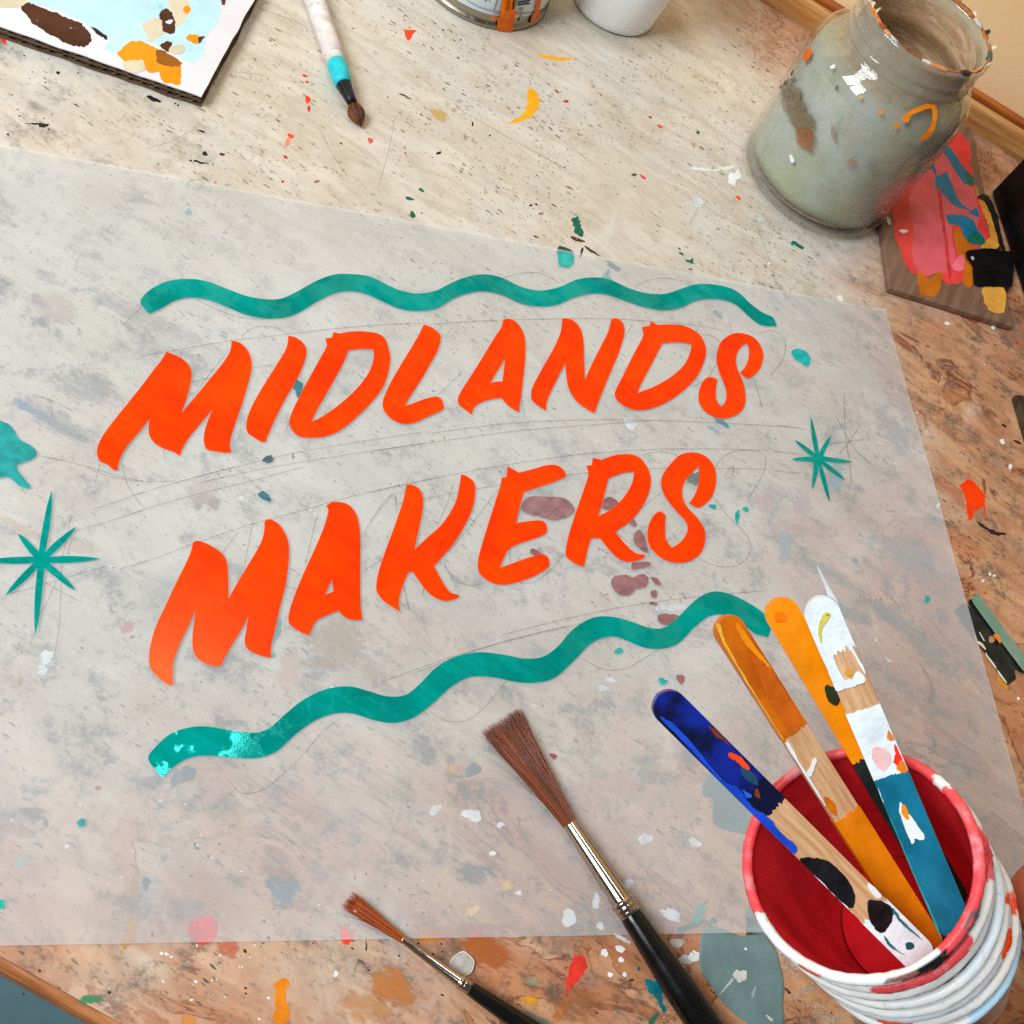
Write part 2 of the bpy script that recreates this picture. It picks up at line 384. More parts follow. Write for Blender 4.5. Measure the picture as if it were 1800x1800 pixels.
# ================================================================== PAINT MARKS ON THE TABLE
ZSP = [0.00004]
def on_table(x, y, h): return tp(x, y, h)
def splat(pts, m, h=None, n=3, smooth=True, name='paint_splash'):
    if h is None: ZSP[0] += 4e-7; h = ZSP[0]
    l = spline(pts, n) if smooth else pts
    ext = max(max(p[0] for p in l) - min(p[0] for p in l), max(p[1] for p in l) - min(p[1] for p in l))
    l = rag(l, min(1.8, .25 + ext * .035), h * 1e5)
    return plate(name, [l], worn(m), top, on_table, h, .00001)
def smudge(cx, cy, rx, ry, ang, c, ns=220, thr=.5, st=.8, name='smudge', h=None):
    """soft-edged rubbed stain: rings of vertices whose 'fade' drops to nothing at the rim"""
    if h is None: ZSP[0] += 4e-7; h = ZSP[0]
    v, f, fd = [tp(cx, cy, h)], [], [1.]; n = 22; rings = (.35, .62, .82, 1.)
    for k, q in enumerate(rings):
        for (x, y) in blob(cx, cy, rx * q, ry * q, ang, .16, 5, n): v.append(tp(x, y, h)); fd.append((.92, .7, .36, 0)[k])
    for i in range(n):
        j = (i + 1) % n; f.append((0, 1 + i, 1 + j))
        for k in range(len(rings) - 1): f.append((1 + k * n + i, 1 + (k + 1) * n + i, 1 + (k + 1) * n + j, 1 + k * n + j))
    o = mesh(name, v, f, smudge_mat(c, ns, thr, st), top)
    a = o.data.attributes.new('fade', 'FLOAT', 'POINT'); a.data.foreach_set('value', fd); return o
def crop(ox, oy, s):
    return lambda pts: [(ox + p[0] / s, oy + p[1] / s, *p[2:]) for p in pts]
C3 = crop(750, 0, 3.6); C7 = crop(1360, 560, 4.0909); C5 = crop(1150, 1000, 2.25); CB = crop(1000, 1600, 3.6); CL = crop(0, 640, 3.4615); C4 = crop(650, 760, 2.5714)
red = paint('#f5471d', .4); crim = paint('#c92a22', .4); yel = paint('#f7ae12', .4, .06); grn = paint('#0f6b52', .4); dk = paint('#1c1a22', .35); brn = paint('#5a2c14', .5)
tealp = paint('#1fb5ab', .4); slate = paint('#6d8686', .42, .10, 60, .5, 160); whp = paint('#e9ecec', .45, .05); blu = paint('#2a6f9e', .45); mar = paint('#8b4048', .5, .15)
ora = paint('#e8850f', .4, .1); dteal = paint('#0d7480', .35, .15, 120)
splat([(709, 52, 1), (733, 53, 1), (726, 60), (723, 67), (717, 72, 1), (712, 62)], red)
splat(C3([(640, 575), (660, 562), (700, 590), (714, 640), (700, 690), (650, 745), (560, 778), (505, 779, 1), (570, 750), (620, 705), (637, 640)]), yel)
splat(C3([(700, 338), (760, 350), (840, 362), (922, 366), (900, 382), (820, 382), (740, 364)]), yel)
smudge(772, 202, 22, 12, 20, '#d9b45a', 300, .45, .7)
# small drips and flecks: (x, y, rx, ry, angle, material)
drops = [(536, 133, 4, 2.4, 20, crim), (540, 144, 3.4, 2, 15, crim), (541, 175, 5, 7, 10, red), (543, 191, 3, 5, 10, crim), (511, 239, 6, 4, 10, red), (506, 250, 4, 8, 25, paint('#e58f7a', .5)),
         (502, 276, 4, 2.6, 15, crim), (651, 247, 5, 5, 30, paint('#d4655a', .5)), (713, 269, 2, 1.6, 0, crim), (6, 69, 4, 11, -18, red),
         (102, 128, 4, 2.6, 25, dk), (80, 145, 1.6, 1.2, 0, dk), (270, 174, 12, 4, 24, dk), (308, 182, 2, 1.5, 0, dk), (313, 185, 2, 1.5, 0, dk), (66, 218, 22, 1.6, 4, dk), (76, 220, 10, 3.4, 5, dk), (14, 236, 3, 1.6, 15, dk),
         (355, 231, 5, 2, 15, dk), (360, 270, 5.4, 3.6, 12, dk), (352, 285, 13, 2.2, 13, dk), (335, 282, 3, 1.4, 10, dk), (390, 271, 4.6, 3, 15, brn), (557, 319, 5, 2, -8, paint('#9a5a1e', .5)), (497, 319, 3, 2, 0, crim),
         (712, 169, 11, 1.5, 28, dk), (831, 218, 1.6, 4, 8, dk), (861, 238, 2, 1.4, 0, dk), (771, 269, 5, 2.4, -30, dk), (779, 53, 2, 1.5, 0, dk), (810, 70, 1.6, 1.6, 0, dk),
         (979, 161, 5, 2.2, 30, paint('#b9654a', .5)), (995, 178, 4.6, 2.8, 8, crim), (1143, 206, 3.4, 2, 35, crim), (1160, 222, 5.4, 2.2, 25, red), (1227, 233, 4, 2.6, 20, grn), (1130, 311, 8, 1.8, 34, red), (1115, 307, 5, 2.6, 0, paint('#6b5637', .5)),
         (1298, 348, 6, 2.6, 38, red), (933, 361, 3, 1.8, 0, dk), (943, 359, 2.6, 1.4, 20, dk), (950, 375, 2.4, 1.2, 20, dk), (942, 416, 5, 1.6, 25, brn),
         (720, 349, 8, 3, 25, grn), (725, 377, 6, 5, 60, grn), (741, 334, 6, 2.4, 30, grn), (1198, 446, 5, 2, 40, grn), (1212, 460, 7, 2.6, 25, grn), (1216, 458, 5, 2.4, -45, grn), (1194, 437, 3, 1.4, 40, brn), (1214, 473, 3, 1.6, 0, grn),
         (1015, 421, 13, 3, 22, brn), (1040, 441, 15, 2.4, 33, paint('#3c2c1c', .5)), (1022, 443, 2.4, 9, 14, dk), (1403, 431, 13, 3.2, 30, grn),
         (1394, 428, 4, 4, 0, dteal), (1176, 335, 3, 8, -50, paint('#d8c9a4', .5)), (1352, 463, 2, 2.4, 0, whp), (1477, 524, 6, 5, 20, whp),
         (1649, 888, 3, 5, 25, whp), (1776, 820, 3, 5, -10, whp), (1762, 776, 5, 4, 30, whp), (1746, 575, 4, 4, 30, whp), (1665, 568, 5, 3, 10, whp), (1740, 1009, 3, 2.4, 30, whp), (1748, 1012, 3, 2.2, 20, whp), (1728, 1021, 2.4, 2.4, 0, whp), (1790, 1228, 2.4, 3.4, 0, whp),
         (1789, 777, 8, 2.4, 28, brn), (1765, 748, 5, 2, 20, dk),
         (42, 1747, 2, 2, 0, dk), (70, 1706, 3, 2, 20, brn), (590, 1712, 4.4, 5, 0, whp), (284, 1676, 3, 3, 0, whp), (293, 1677, 4, 2.4, 20, whp), (301, 1682, 2.6, 2, 0, whp), (644, 1664, 1.6, 9, 0, paint('#2f5a45', .5)),
         (943, 1643, 4.4, 3.6, 40, paint('#cf5a14', .5)), (1073, 1713, 4.4, 5, 0, whp), (1098, 1713, 4, 4, 0, whp), (1063, 1675, 7, 6, 20, whp), (1090, 1668, 10, 5, 25, whp), (1055, 1628, 7, 6, 20, whp), (1000, 1614, 14, 15, 20, whp),
         (1092, 1687, 5, 5, 0, whp), (1123, 1703, 3, 4.4, 10, dteal), (1090, 1628, 3, 3, 0, dteal), (1110, 1723, 5, 3, -20, paint('#5b4a28', .6)), (1095, 1650, 16, 4, 30, paint('#cfd3d4', .5)),
         (1205, 1687, 11, 8, 10, paint('#c3cbcc', .45)), (1222, 1681, 13, 9, -20, whp), (1190, 1658, 12, 9, 20, paint('#b7b6b2', .5))]
for i, (x, y, rx, ry, a, m) in enumerate(drops): splat(blob(x, y, rx, ry, a, .25, i, 12), m, n=1, name='paint_drop')
splat(jag(spline([(1008, 384), (1016, 381), (1022, 388), (1020, 398), (1027, 408), (1024, 415), (1014, 412), (1009, 400), (1005, 392)], 4), 2), grn, smooth=False)
splat(jag(spline([(983, 432), (992, 434), (1008, 444), (1004, 450), (980, 444)], 4), 1.2), paint('#2f4a3c', .4), smooth=False)
PRE = (jag(spline([(981, 442), (1006, 447), (1007, 464), (996, 470), (983, 466), (980, 450)], 4), 1.), '#2fb0a8')
splat([(1210, 296), (1222, 293), (1250, 298), (1284, 291), (1290, 295), (1268, 300), (1240, 300), (1216, 298)], whp)
splat(blob(1290, 312, 9, 14, 20, .4, 3), paint('#eef0ee', .5)); smudge(1225, 356, 16, 11, 10, '#e8eaec', 200, .45, .9); smudge(1335, 383, 14, 8, 20, '#e5e6e6', 200, .55, .8)
# right-hand side of the table
splat(jag(spline(C7([(1328, 1198, 1), (1345, 1200), (1390, 1160), (1430, 1168), (1475, 1215), (1505, 1245), (1520, 1290), (1505, 1345), (1495, 1368, 1), (1440, 1375, 1), (1438, 1420), (1420, 1452), (1400, 1440), (1392, 1365), (1378, 1290), (1350, 1230)]), 4), .8), MT['orange'], smooth=False)
splat(C7([(1505, 1330, 1), (1520, 1340), (1522, 1400), (1527, 1445, 1), (1512, 1400)]), red)
splat(C7([(1448, 1458, 1), (1490, 1470), (1560, 1515), (1640, 1538), (1668, 1550), (1640, 1562), (1580, 1555), (1530, 1520)]), dk)
splat(jag(spline([(1753, 1185), (1760, 1192), (1770, 1204), (1771, 1212), (1763, 1208), (1756, 1198)], 3), 1.4), paint('#e39a20', .3), smooth=False)
# lower strip below the sheet
for q in ((495, 1733, 12, 14), (492, 1755, 11, 16), (495, 1784, 13, 22)): splat(blob(q[0], q[1], q[2], q[3], 8, .2, q[1], 16), ora)
smudge(160, 1757, 30, 9, -8, '#2f8a5a', 260, .42, .9); smudge(228, 1640, 14, 42, 14, '#d89a3a', 240, .45, .75); smudge(235, 1560, 12, 30, 14, '#c9a24a', 240, .5, .7)
smudge(330, 1795, 16, 16, 20, '#e0933a', 240, .45, .8); smudge(400, 1665, 26, 26, 20, '#d6694c', 260, .6, .7)
splat(blob(357, 1634, 26, 25, 0, .05, 2, 26), paint('#e8463c', .4)); splat([(598, 1628), (612, 1634), (622, 1646), (610, 1660), (600, 1654)], red)
splat(jag(spline([(735, 1635, 1), (775, 1636, 1), (777, 1652, 1), (735, 1654, 1)], 5), 1.6), paint('#c8760c', .4), smooth=False)
smudge(850, 1672, 62, 42, 10, '#b9601f', 200, .5, .75); smudge(690, 1736, 46, 42, 20, '#cf7f38', 180, .35, .7); smudge(640, 1770, 60, 34, 10, '#d79a63', 200, .55, .6)
splat(jag(spline([(826, 1644), (838, 1637), (849, 1634), (846, 1640), (834, 1648)], 4), 1.2), paint('#f0586a', .4), smooth=False)
splat(jag(spline([(1012, 1677, 1), (1026, 1682), (1031, 1700), (1018, 1722), (1003, 1740), (996, 1756), (993, 1742), (996, 1720), (1005, 1690)], 4), 1.6, 3), paint('#e8392b', .35, .15, 200), smooth=False)
smudge(988, 1775, 12, 30, 25, '#e88a3a', 260, .5, .8); smudge(932, 1758, 18, 12, 0, '#e3a020', 260, .45, .9); smudge(935, 1726, 14, 10, 0, '#9aa98a', 260, .6, .7)
smudge(1010, 1765, 60, 45, 20, '#a0673f', 200, .62, .5); smudge(940, 1790, 40, 12, 25, '#6f8f88', 220, .5, .7)
splat(jag(spline(CB([(472, 432, 1), (520, 440), (570, 455), (600, 450), (628, 480), (632, 515), (605, 520), (590, 545), (600, 590), (617, 630), (600, 648), (575, 610), (548, 545), (510, 520), (490, 480)]), 4), 1), dteal, smooth=False)
splat(jag(spline(CB([(690, 112), (740, 95), (800, 75), (850, 70), (830, 95), (780, 115), (730, 132), (695, 132)]), 4), .8), paint('#0c6a6e', .4), smooth=False)
splat(jag(spline([(1228, 1592), (1240, 1588), (1238, 1604), (1228, 1622), (1216, 1618)], 4), 2), paint('#2fa08c', .45), smooth=False)
splat(CB([(500, 715), (520, 680), (560, 650), (575, 655), (550, 690), (530, 725)]), paint('#2f6b58', .45))
# big dried grey puddles: raised skin with a soft edge
def puddle(pts, m, h):
    lo = jag(spline(pts, 5), .8); cx = sum(p[0] for p in lo) / len(lo); cy = sum(p[1] for p in lo) / len(lo)
    v, f = [], []; n = len(lo)
    for s, z in ((1.0, .00002), (.985, h * .6), (.96, h), (.9, h * .85)):
        v += [tp(cx + (x - cx) * s, cy + (y - cy) * s, z) for x, y in lo]
    for k in range(3):
        for i in range(n): j = (i + 1) % n; f.append((k * n + i, k * n + j, (k + 1) * n + j, (k + 1) * n + i))
    f += [tuple(3 * n + q for q in t) for t in tessellate_polygon([[Vector((x, y, 0)) for x, y in lo]])]
    o = mesh('paint_puddle', v, f, m, top, True)
    bm = bmesh.new(); bm.from_mesh(o.data); bmesh.ops.recalc_face_normals(bm, faces=bm.faces); bm.to_mesh(o.data); bm.free(); return o
puddle(CB([(840, 150), (880, 115), (930, 105), (990, 125), (1050, 150), (1118, 155), (1125, 80), (1120, 10), (1160, -20), (1230, 20), (1250, 120), (1260, 180), (1310, 250), (1345, 360), (1365, 480), (1355, 600), (1365, 690), (1330, 760), (1200, 740), (1090, 690), (980, 590), (900, 480), (840, 400), (820, 320), (830, 230)]), slate, .00038)
puddle(crop(1000, 1150, 3.6)([(845, 850), (870, 780), (930, 755), (1010, 790), (1100, 850), (1230, 980), (1220, 1080), (1120, 1135), (1000, 1115), (920, 1080), (905, 1010), (910, 920), (850, 890)]), paint('#6a7f80', .5, .1, 60, .4, 160), .0003)
splat(blob(1301, 1715, 11, 12, 0, .25, 4), paint('#d6d3cb', .5), h=.00048); splat(CB([(1040, 440), (1010, 480), (945, 545, 1), (985, 490), (1030, 430)]), paint('#c8c9c4', .5), h=.00047)
splat(blob(1325, 1745, 3, 11, 10, .3, 4), paint('#9aaaa8', .5), h=.00047); splat(blob(1353, 1790, 7, 3, 40, .3, 4), paint('#c3c9c4', .5), h=.00047); splat(blob(1311, 1668, 2.4, 2.4, 0, .1, 4), whp, h=.00048)
# the clear dried drop and its ring
o = plate('glue_drop', [spline(blob(812, 1695, 18, 19, 10, .1, 3, 16), 3)], paint('#b9b6ae', .18, .15, 300, .6, 300, 1.0), top, on_table, .0007, .00001)
plate('glue_rim', [spline(blob(812, 1695, 21, 22, 10, .1, 3, 16), 3), spline(blob(812, 1695, 18.5, 19.5, 10, .1, 3, 16), 3)], paint('#dcd8d0', .25, .1), top, on_table, .0009, .00001)
# crackled silvery crumbs near the cup
rng = random.Random(4); v, f = [], []
for _ in range(330):
    cx, cy, sx, sy, a = rng.choice([(1415, 1742, 26, 10, -.7), (1395, 1705, 22, 20, 0), (1440, 1780, 16, 14, .5), (1465, 1795, 14, 8, -.6), (1380, 1672, 16, 16, .6)])
    u, w = rng.gauss(0, .5) * sx, rng.gauss(0, .5) * sy; x, y = cx + u * math.cos(a) - w * math.sin(a), cy + u * math.sin(a) + w * math.cos(a); r = rng.uniform(.8, 2.6)
    b = len(v); v += [tp(x - r, y, .0001), tp(x + r * .3, y - r, .0001), tp(x + r, y + r * .6, .0001), tp(x, y, rng.uniform(.0003, .0007))]; f += [(b, b + 1, b + 3), (b + 1, b + 2, b + 3), (b + 2, b, b + 3)]
o = mesh('paint_crumbs', v, f, paint('#cfc9bd', .3, .1), top); o['kind'] = 'stuff'
# fine spray of old paint all over the board
for cs, cnt, sd in (('#efefec', 420, 1), ('#3a2416', 900, 2), ('#c9401f', 120, 3), ('#1f7f76', 110, 4), ('#d79a2c', 90, 5)):
    rg = random.Random(sd); v, f = [], []
    cen = [(rg.uniform(0, 1800), rg.uniform(0, 1800)) for _ in range(14)]
    for _ in range(cnt):
        if rg.random() < .6: cx_, cy_ = rg.choice(cen); x, y = cx_ + rg.gauss(0, 70), cy_ + rg.gauss(0, 50)
        else: x, y = rg.uniform(-20, 1820), rg.uniform(0, 1800)
        P = tp(x, y, .00006 + sd * 3e-6)
        if not (P.y < .64 and (P - c0).dot(GY) > .006): continue
        r = rg.uniform(.00012, .00034) * (1.6 if rg.random() < .08 else 1); st = rg.uniform(1, 2.2); an = rad(4) + rg.gauss(0, .35); b = len(v); K_ = 6
        for k in range(K_): g = 2 * math.pi * k / K_; xx, yy = r * st * math.cos(g), r * math.sin(g); v.append(P + Vector((xx * math.cos(an) - yy * math.sin(an), xx * math.sin(an) + yy * math.cos(an), 0)))
        f.append(tuple(range(b, b + K_)))
    o = mesh('paint_spray', v, f, paint(cs, .5, .2), top); o['kind'] = 'stuff'
# marks seen through the sheet
CONTACT = [PRE]
CONTACT.append((jag(spline(CL([(-60, 350), (30, 355), (80, 390), (110, 450), (180, 490), (222, 525), (210, 565), (150, 595), (105, 615), (120, 660), (180, 735), (165, 757), (110, 735), (50, 685), (-60, 670)]), 4), 1), '#1f9c9a'))
smudge(45, 715, 22, 10, 32, '#0f6fb8', 300, .4, .95); smudge(80, 735, 40, 12, 30, '#3f86b8', 300, .5, .8); smudge(125, 760, 45, 11, 32, '#7f9cad', 300, .55, .6)
CONTACT.append((jag(spline([(1391, 617), (1402, 613), (1416, 617), (1425, 630), (1420, 643), (1408, 637), (1396, 630)], 4), .8), '#0fb0b0'))
CONTACT.append((jag(spline(C4([(690, 320), (720, 292), (790, 290), (880, 298), (925, 345), (900, 378), (830, 398), (760, 380), (690, 355)]), 4), 1.2), '#976f72'))
CONTACT.append((jag(spline(C4([(1090, 680), (1110, 650), (1160, 645), (1190, 655), (1230, 640), (1258, 660), (1245, 700), (1200, 710), (1180, 730), (1150, 740), (1110, 720)]), 4), 1), '#98696c'))
for q in ([(1185, 620), (1190, 590), (1260, 585), (1262, 605), (1220, 615)], [(1190, 480), (1215, 440), (1240, 470), (1258, 540), (1225, 530)], [(1040, 330), (1080, 290), (1125, 320), (1080, 350)], [(1170, 400), (1190, 390), (1208, 420), (1185, 425)],
          [(1270, 720), (1295, 715), (1295, 745), (1275, 745)], [(1265, 768), (1300, 770), (1295, 782), (1270, 780)], [(1300, 830), (1340, 820), (1395, 830), (1370, 865), (1320, 868)], [(725, 530), (750, 528), (790, 560), (735, 555)], [(1270, 655), (1300, 660), (1315, 690), (1290, 685)]):
    CONTACT.append((jag(spline(C4(q), 4), .8), '#96686b'))
for i in range(26):
    r1 = random.Random(i); splat(blob(*random.Random(i).choice([(1058, 972), (1180, 1050), (1192, 1058), (1168, 1024)]), r1.uniform(1.5, 4), r1.uniform(1, 2), 25, .3, i, 9) if False else blob(r1.choice([1056, 1072, 1180, 1192]) + r1.uniform(-18, 18), r1.choice([970, 1050]) + r1.uniform(-8, 12), r1.uniform(1.5, 4.4), r1.uniform(1, 2), 28, .3, i, 8), mar, n=1, name='paint_drop')
under = [(525, 683, 10, 14, -10, '#2d6c78'), (471, 807, 10, 6, -30, '#2f5560'), (515, 802, 3, 5, 0, '#3c3f4a'), (465, 872, 12, 7, 30, '#2f6c80'), (424, 876, 5, 4.4, 0, '#f0f2f2'), (1108, 745, 8, 14, -40, '#eef2f2'), (1222, 840, 13, 13, 0, '#56625f'), (1253, 890, 6, 4.4, 0, '#12a79b'), (1296, 908, 4, 11, 10, '#12a79b'), (1311, 895, 5, 5, 0, '#12a79b'),
         (1630, 1053, 6, 6, 0, '#1fa7a8'), (1450, 1053, 8, 6, -20, '#2c6a6a'), (1165, 1198, 7, 6, 0, '#18b0ae'), (1196, 1193, 6, 10, -30, '#a04a4c'), (1088, 1144, 7, 6, 0, '#18b0ae'), (1047, 1233, 4, 4, 0, '#c65a58'), (972, 1329, 6, 5, 20, '#a5343a'), (1041, 1288, 4, 4, 0, '#b2555a'), (1012, 1303, 4, 3, 20, '#b2555a'), (832, 1353, 14, 12, 0, '#5b6b70'), (798, 1352, 8, 9, 0, '#d08a4a'),
         (765, 1423, 12, 8, -20, '#f2f5f7'), (830, 1433, 16, 12, 20, '#eef1f3'), (880, 1450, 7, 5, 0, '#f0f2f4'), (866, 1500, 6, 5, 0, '#f0f2f4'), (784, 1531, 6, 7, 20, '#e0b860'), (892, 1557, 11, 10, -20, '#e0b060'), (831, 1601, 13, 8, -25, '#e5c070'), (911, 1570, 5, 4.4, 0, '#eef2f6'), (884, 1424, 5, 7, -20, '#b0504a'), (1134, 1475, 11, 9, 0, '#dfe5ea'), (1222, 1482, 13, 6, 40, '#eceff2'), (1105, 1553, 8, 9, 0, '#d5dfea'), (1180, 1608, 20, 9, 30, '#e2e8ee'), (1048, 1585, 7, 12, 0, '#dfe4e8'),
         (0, 1590, 8, 10, 0, '#0fae95'), (35, 1517, 7, 7, 0, '#7fb3b0'), (143, 1446, 9, 6, -30, '#2f9aa0'), (82, 1155, 12, 12, 20, '#e2ecef'), (75, 1178, 10, 8, 20, '#dfe9ec'), (35, 1198, 5, 7, 20, '#c98a62'), (172, 1385, 6, 4, 0, '#b5524c'), (345, 1487, 5, 6, 0, '#4f6472'), (347, 1485, 3, 3, 0, '#e9eef2'), (117, 1488, 4, 4, 0, '#eef0f0'), (1325, 1524, 18, 13, -60, '#3fa692'), (1255, 1618, 6, 6, 0, '#2f7a76'),
         (330, 1360, 14, 14, 0, '#4d5b60'), (310, 1368, 9, 18, 25, '#59666a'), (332, 373, 5, 6, 40, '#4f9aa8'), (488, 1107, 7, 18, 10, '#3f7f86'), (480, 1152, 5, 5, 0, '#3c9a8c'), (1268, 741, 16, 4, 30, '#4c8296'), (1255, 755, 12, 3, 35, '#6d98aa'), (1262, 553, 10, 4, 35, '#6e7f7c'), (1066, 488, 3, 16, 12, '#5a6c6f'), (1078, 468, 16, 4, 35, '#5f6d70'), (1065, 489, 10, 7, 20, '#2fa9a4'), (1562, 1160, 9, 3, 28, '#e9ddc4'), (1503, 985, 5, 5, 0, '#5d5856'), (1540, 1125, 3, 3, 0, '#e4dfd8')]
VIVID = {(525, 683): '#3c7680', (471, 807): '#4a6470', (465, 872): '#3f7888', (1222, 840): '#75807e', (1253, 890): '#1ea79c', (1296, 908): '#1ea79c', (1311, 895): '#1ea79c', (1630, 1053): '#3aa9aa', (1450, 1053): '#4a7c7c', (1165, 1198): '#2fb0ae', (1088, 1144): '#2fb0ae', (1196, 1193): '#a2686a', (0, 1590): '#17b298', (143, 1446): '#3f9ca0', (972, 1329): '#a5585a', (1268, 741): '#64909f'}
for i, (x, y, rx, ry, a, c) in enumerate(under):
    if (x, y) in VIVID: CONTACT.append((jag(spline(blob(x, y, rx, ry, a, .3, i, 12), 2), .5, i), VIVID[(x, y)])); continue
    splat(jag(spline(blob(x, y, rx, ry, a, .3, i, 12), 2), .5, i), paint(c, .5, .15, 200), smooth=False, name='paint_drop')
for q in [(1470, 835, 18, 40, 8, '#6f9fb5', .5, .8), (1380, 960, 14, 40, 8, '#7f9fae', .5, .7), (1410, 890, 24, 22, 0, '#c9979c', .6, .6), (1340, 880, 24, 22, 0, '#d59a9a', .6, .6), (225, 1103, 16, 12, -30, '#d77f92', .45, .8), (350, 880, 22, 14, -50, '#7d5248', .5, .9), (375, 885, 14, 20, 0, '#7a4c46', .5, .9), (355, 860, 40, 34, 0, '#caa58f', .5, .5),
          (590, 1130, 70, 46, 20, '#b59a6c', .5, .6), (560, 1165, 40, 14, 0, '#a8854a', .5, .7), (510, 1180, 30, 40, 0, '#e0b9a0', .5, .6), (60, 1430, 34, 14, 10, '#7a4a40', .5, .85), (80, 1447, 7, 8, 0, '#7a4236', .4, .9), (70, 530, 26, 10, 30, '#6b5560', .45, .9), (95, 540, 50, 34, 20, '#d6b8aa', .5, .6), (500, 1570, 34, 30, -40, '#55707e', .52, .9), (478, 1550, 20, 16, -30, '#4f6f84', .5, .8), (256, 1553, 10, 14, -20, '#4e667c', .5, .9), (560, 1540, 22, 18, 0, '#b98f8f', .6, .6),
          (835, 1535, 40, 24, 10, '#5f5a5a', .55, .7), (745, 1320, 30, 36, -20, '#6f6f70', .6, .6), (100, 740, 90, 30, 30, '#8a8580', .62, .5), (40, 930, 60, 10, 28, '#d9b46c', .55, .6), (130, 960, 60, 14, 10, '#e0bfa2', .55, .6), (150, 680, 70, 40, 20, '#9a948e', .62, .6), (1100, 905, 24, 14, -20, '#9a5a60', .5, .8), (965, 965, 12, 10, -10, '#c7919a', .5, .7), (950, 970, 10, 12, 0, '#8a4850', .5, .8), (900, 1100, 300, 40, 15, '#d9cdbd', .7, .5), (1190, 1068, 50, 8, -8, '#eaf0f2', .5, .9), (1075, 1195, 14, 6, 10, '#eef2f4', .5, .9), (1060, 1210, 16, 8, 10, '#eef2f4', .55, .9), (650, 1180, 24, 20, 0, '#b7a284', .5, .6),
          (1580, 1090, 90, 22, 30, '#857a76', .6, .6), (1640, 1150, 80, 30, 40, '#847875', .6, .6), (1500, 1080, 60, 14, 24, '#7f7a70', .58, .6), (1570, 760, 70, 24, 60, '#948b8a', .58, .55), (1600, 980, 90, 40, 40, '#8d8380', .6, .55), (1460, 1010, 90, 16, 28, '#7f7a72', .58, .6), (260, 560, 200, 20, 24, '#a8a29c', .66, .5), (550, 1020, 10, 30, 20, '#6f8086', .6, .6), (380, 1330, 60, 12, 25, '#77706a', .62, .6), (850, 1630, 60, 10, 0, '#c98a80', .5, .6), (330, 1600, 40, 30, 10, '#c0b0a8', .6, .4)]:
    smudge(*q[:6], thr=q[6], st=q[7])

# hair-thin pencil or scratch marks on the bare wood
def pencil_mat(name, c, a):
    t = NT(name); n = t.noise(900, 3, .6); t.set(Base_Color=lin(c), Roughness=.5, Alpha=t.mr(n, .35, .65, a * .45, a)); return t.m
graph = pencil_mat('graphite', '#4a4845', .38); graph2 = pencil_mat('graphite_faint', '#5a5550', .32); _g = paint('#8c8680', .6, .1)
def line(pts, wpx, m, parent, z, name='pencil_line', px=True):
    P = spline(pts, 6, False); v, f = [], []
    for i, (x, y) in enumerate(P):
        x0, y0 = P[max(i - 1, 0)]; x1, y1 = P[min(i + 1, len(P) - 1)]; L = math.hypot(x1 - x0, y1 - y0) or 1
        nx_, ny_ = -(y1 - y0) / L, (x1 - x0) / L; w = wpx * .5 * (1 + .35 * noise.noise((x * .09, y * .09, 1)))
        if i in (0, len(P) - 1): w *= .4
        v += [tp(x + nx_ * w, y + ny_ * w, z), tp(x - nx_ * w, y - ny_ * w, z)]
    for i in range(len(P) - 1): f.append((2 * i, 2 * i + 1, 2 * i + 3, 2 * i + 2))
    return mesh(name, v, f, m, parent)
for pts, w in [([(414, 126), (461, 132)], 1.3), ([(414, 134), (460, 145)], 1.3), ([(415, 125), (414, 136)], 1.3), ([(441, 130), (440, 140)], 1.3), ([(460, 131), (458, 145)], 1.3), ([(440, 8), (520, 38), (540, 50)], 1.6), ([(803, 189), (900, 245), (1000, 300)], 1.6), ([(255, 262), (300, 248), (345, 225)], 1.2), ([(560, 225), (590, 280), (615, 315)], 1.2), ([(695, 205), (682, 268), (665, 330)], 1.2),
               ([(1330, 398), (1352, 455), (1365, 500)], 1.2), ([(1388, 510), (1400, 505)], 1.2), ([(1140, 370), (1170, 390)], 1.2), ([(1210, 345), (1228, 360), (1215, 390)], 1.2), ([(952, 1641), (940, 1670), (922, 1708)], 1.4), ([(924, 1712), (924, 1752)], 1.)]:
    line(pts, w, graph2, top, .00009, 'scratch')

# ================================================================== SHEET WITH THE LETTERING
ZS = .0010
e1 = tp(1555, 545) - tp(0, 255); e1.normalize(); e2 = Vector((e1.y, -e1.x, 0))
cTR = tp(1555, 545, ZS); hgt = .2985; wid = .53; ZS = ZS
sheet = thing('tracing_sheet', tuple(cTR - e1 * wid / 2 + e2 * hgt / 2), 'large translucent drafting sheet hand lettered MIDLANDS MAKERS in orange paint', 'paper')
N = 90; v, f = [], []
for j in range(2):
    for i in range(N + 1):
        for k in range(N + 1):
            P = cTR - e1 * (wid * (1 - i / N)) + e2 * (hgt * k / N); v.append(P + ZZ * (-.00014 * j))
M1 = (N + 1) ** 2
for i in range(N):
    for k in range(N): a = i * (N + 1) + k; f.append((a, a + 1, a + N + 2, a + N + 1))
film = mesh('film', v[:M1], f, sheet_mat(), sheet, True)
def ripple(P):
    d = (P - cTR); u, w = -d.dot(e1), d.dot(e2)          # from the right edge, from the top edge
    z = .00022 * noise.noise((u * 7, w * 7, 1.)) + .00003 * noise.noise((u * 17, w * 15, 4.))
    for q, amp in ((u, .0010), (w, .0008), (hgt - w, .0003)): z += amp * max(0, 1 - q / .02) ** 2 * (.5 + .9 * noise.noise((u * 15, w * 15, 9.)))
    return max(z, -.0004)
for vv in film.data.vertices: vv.co.z += ripple(Vector(vv.co) + sheet.location * 0)
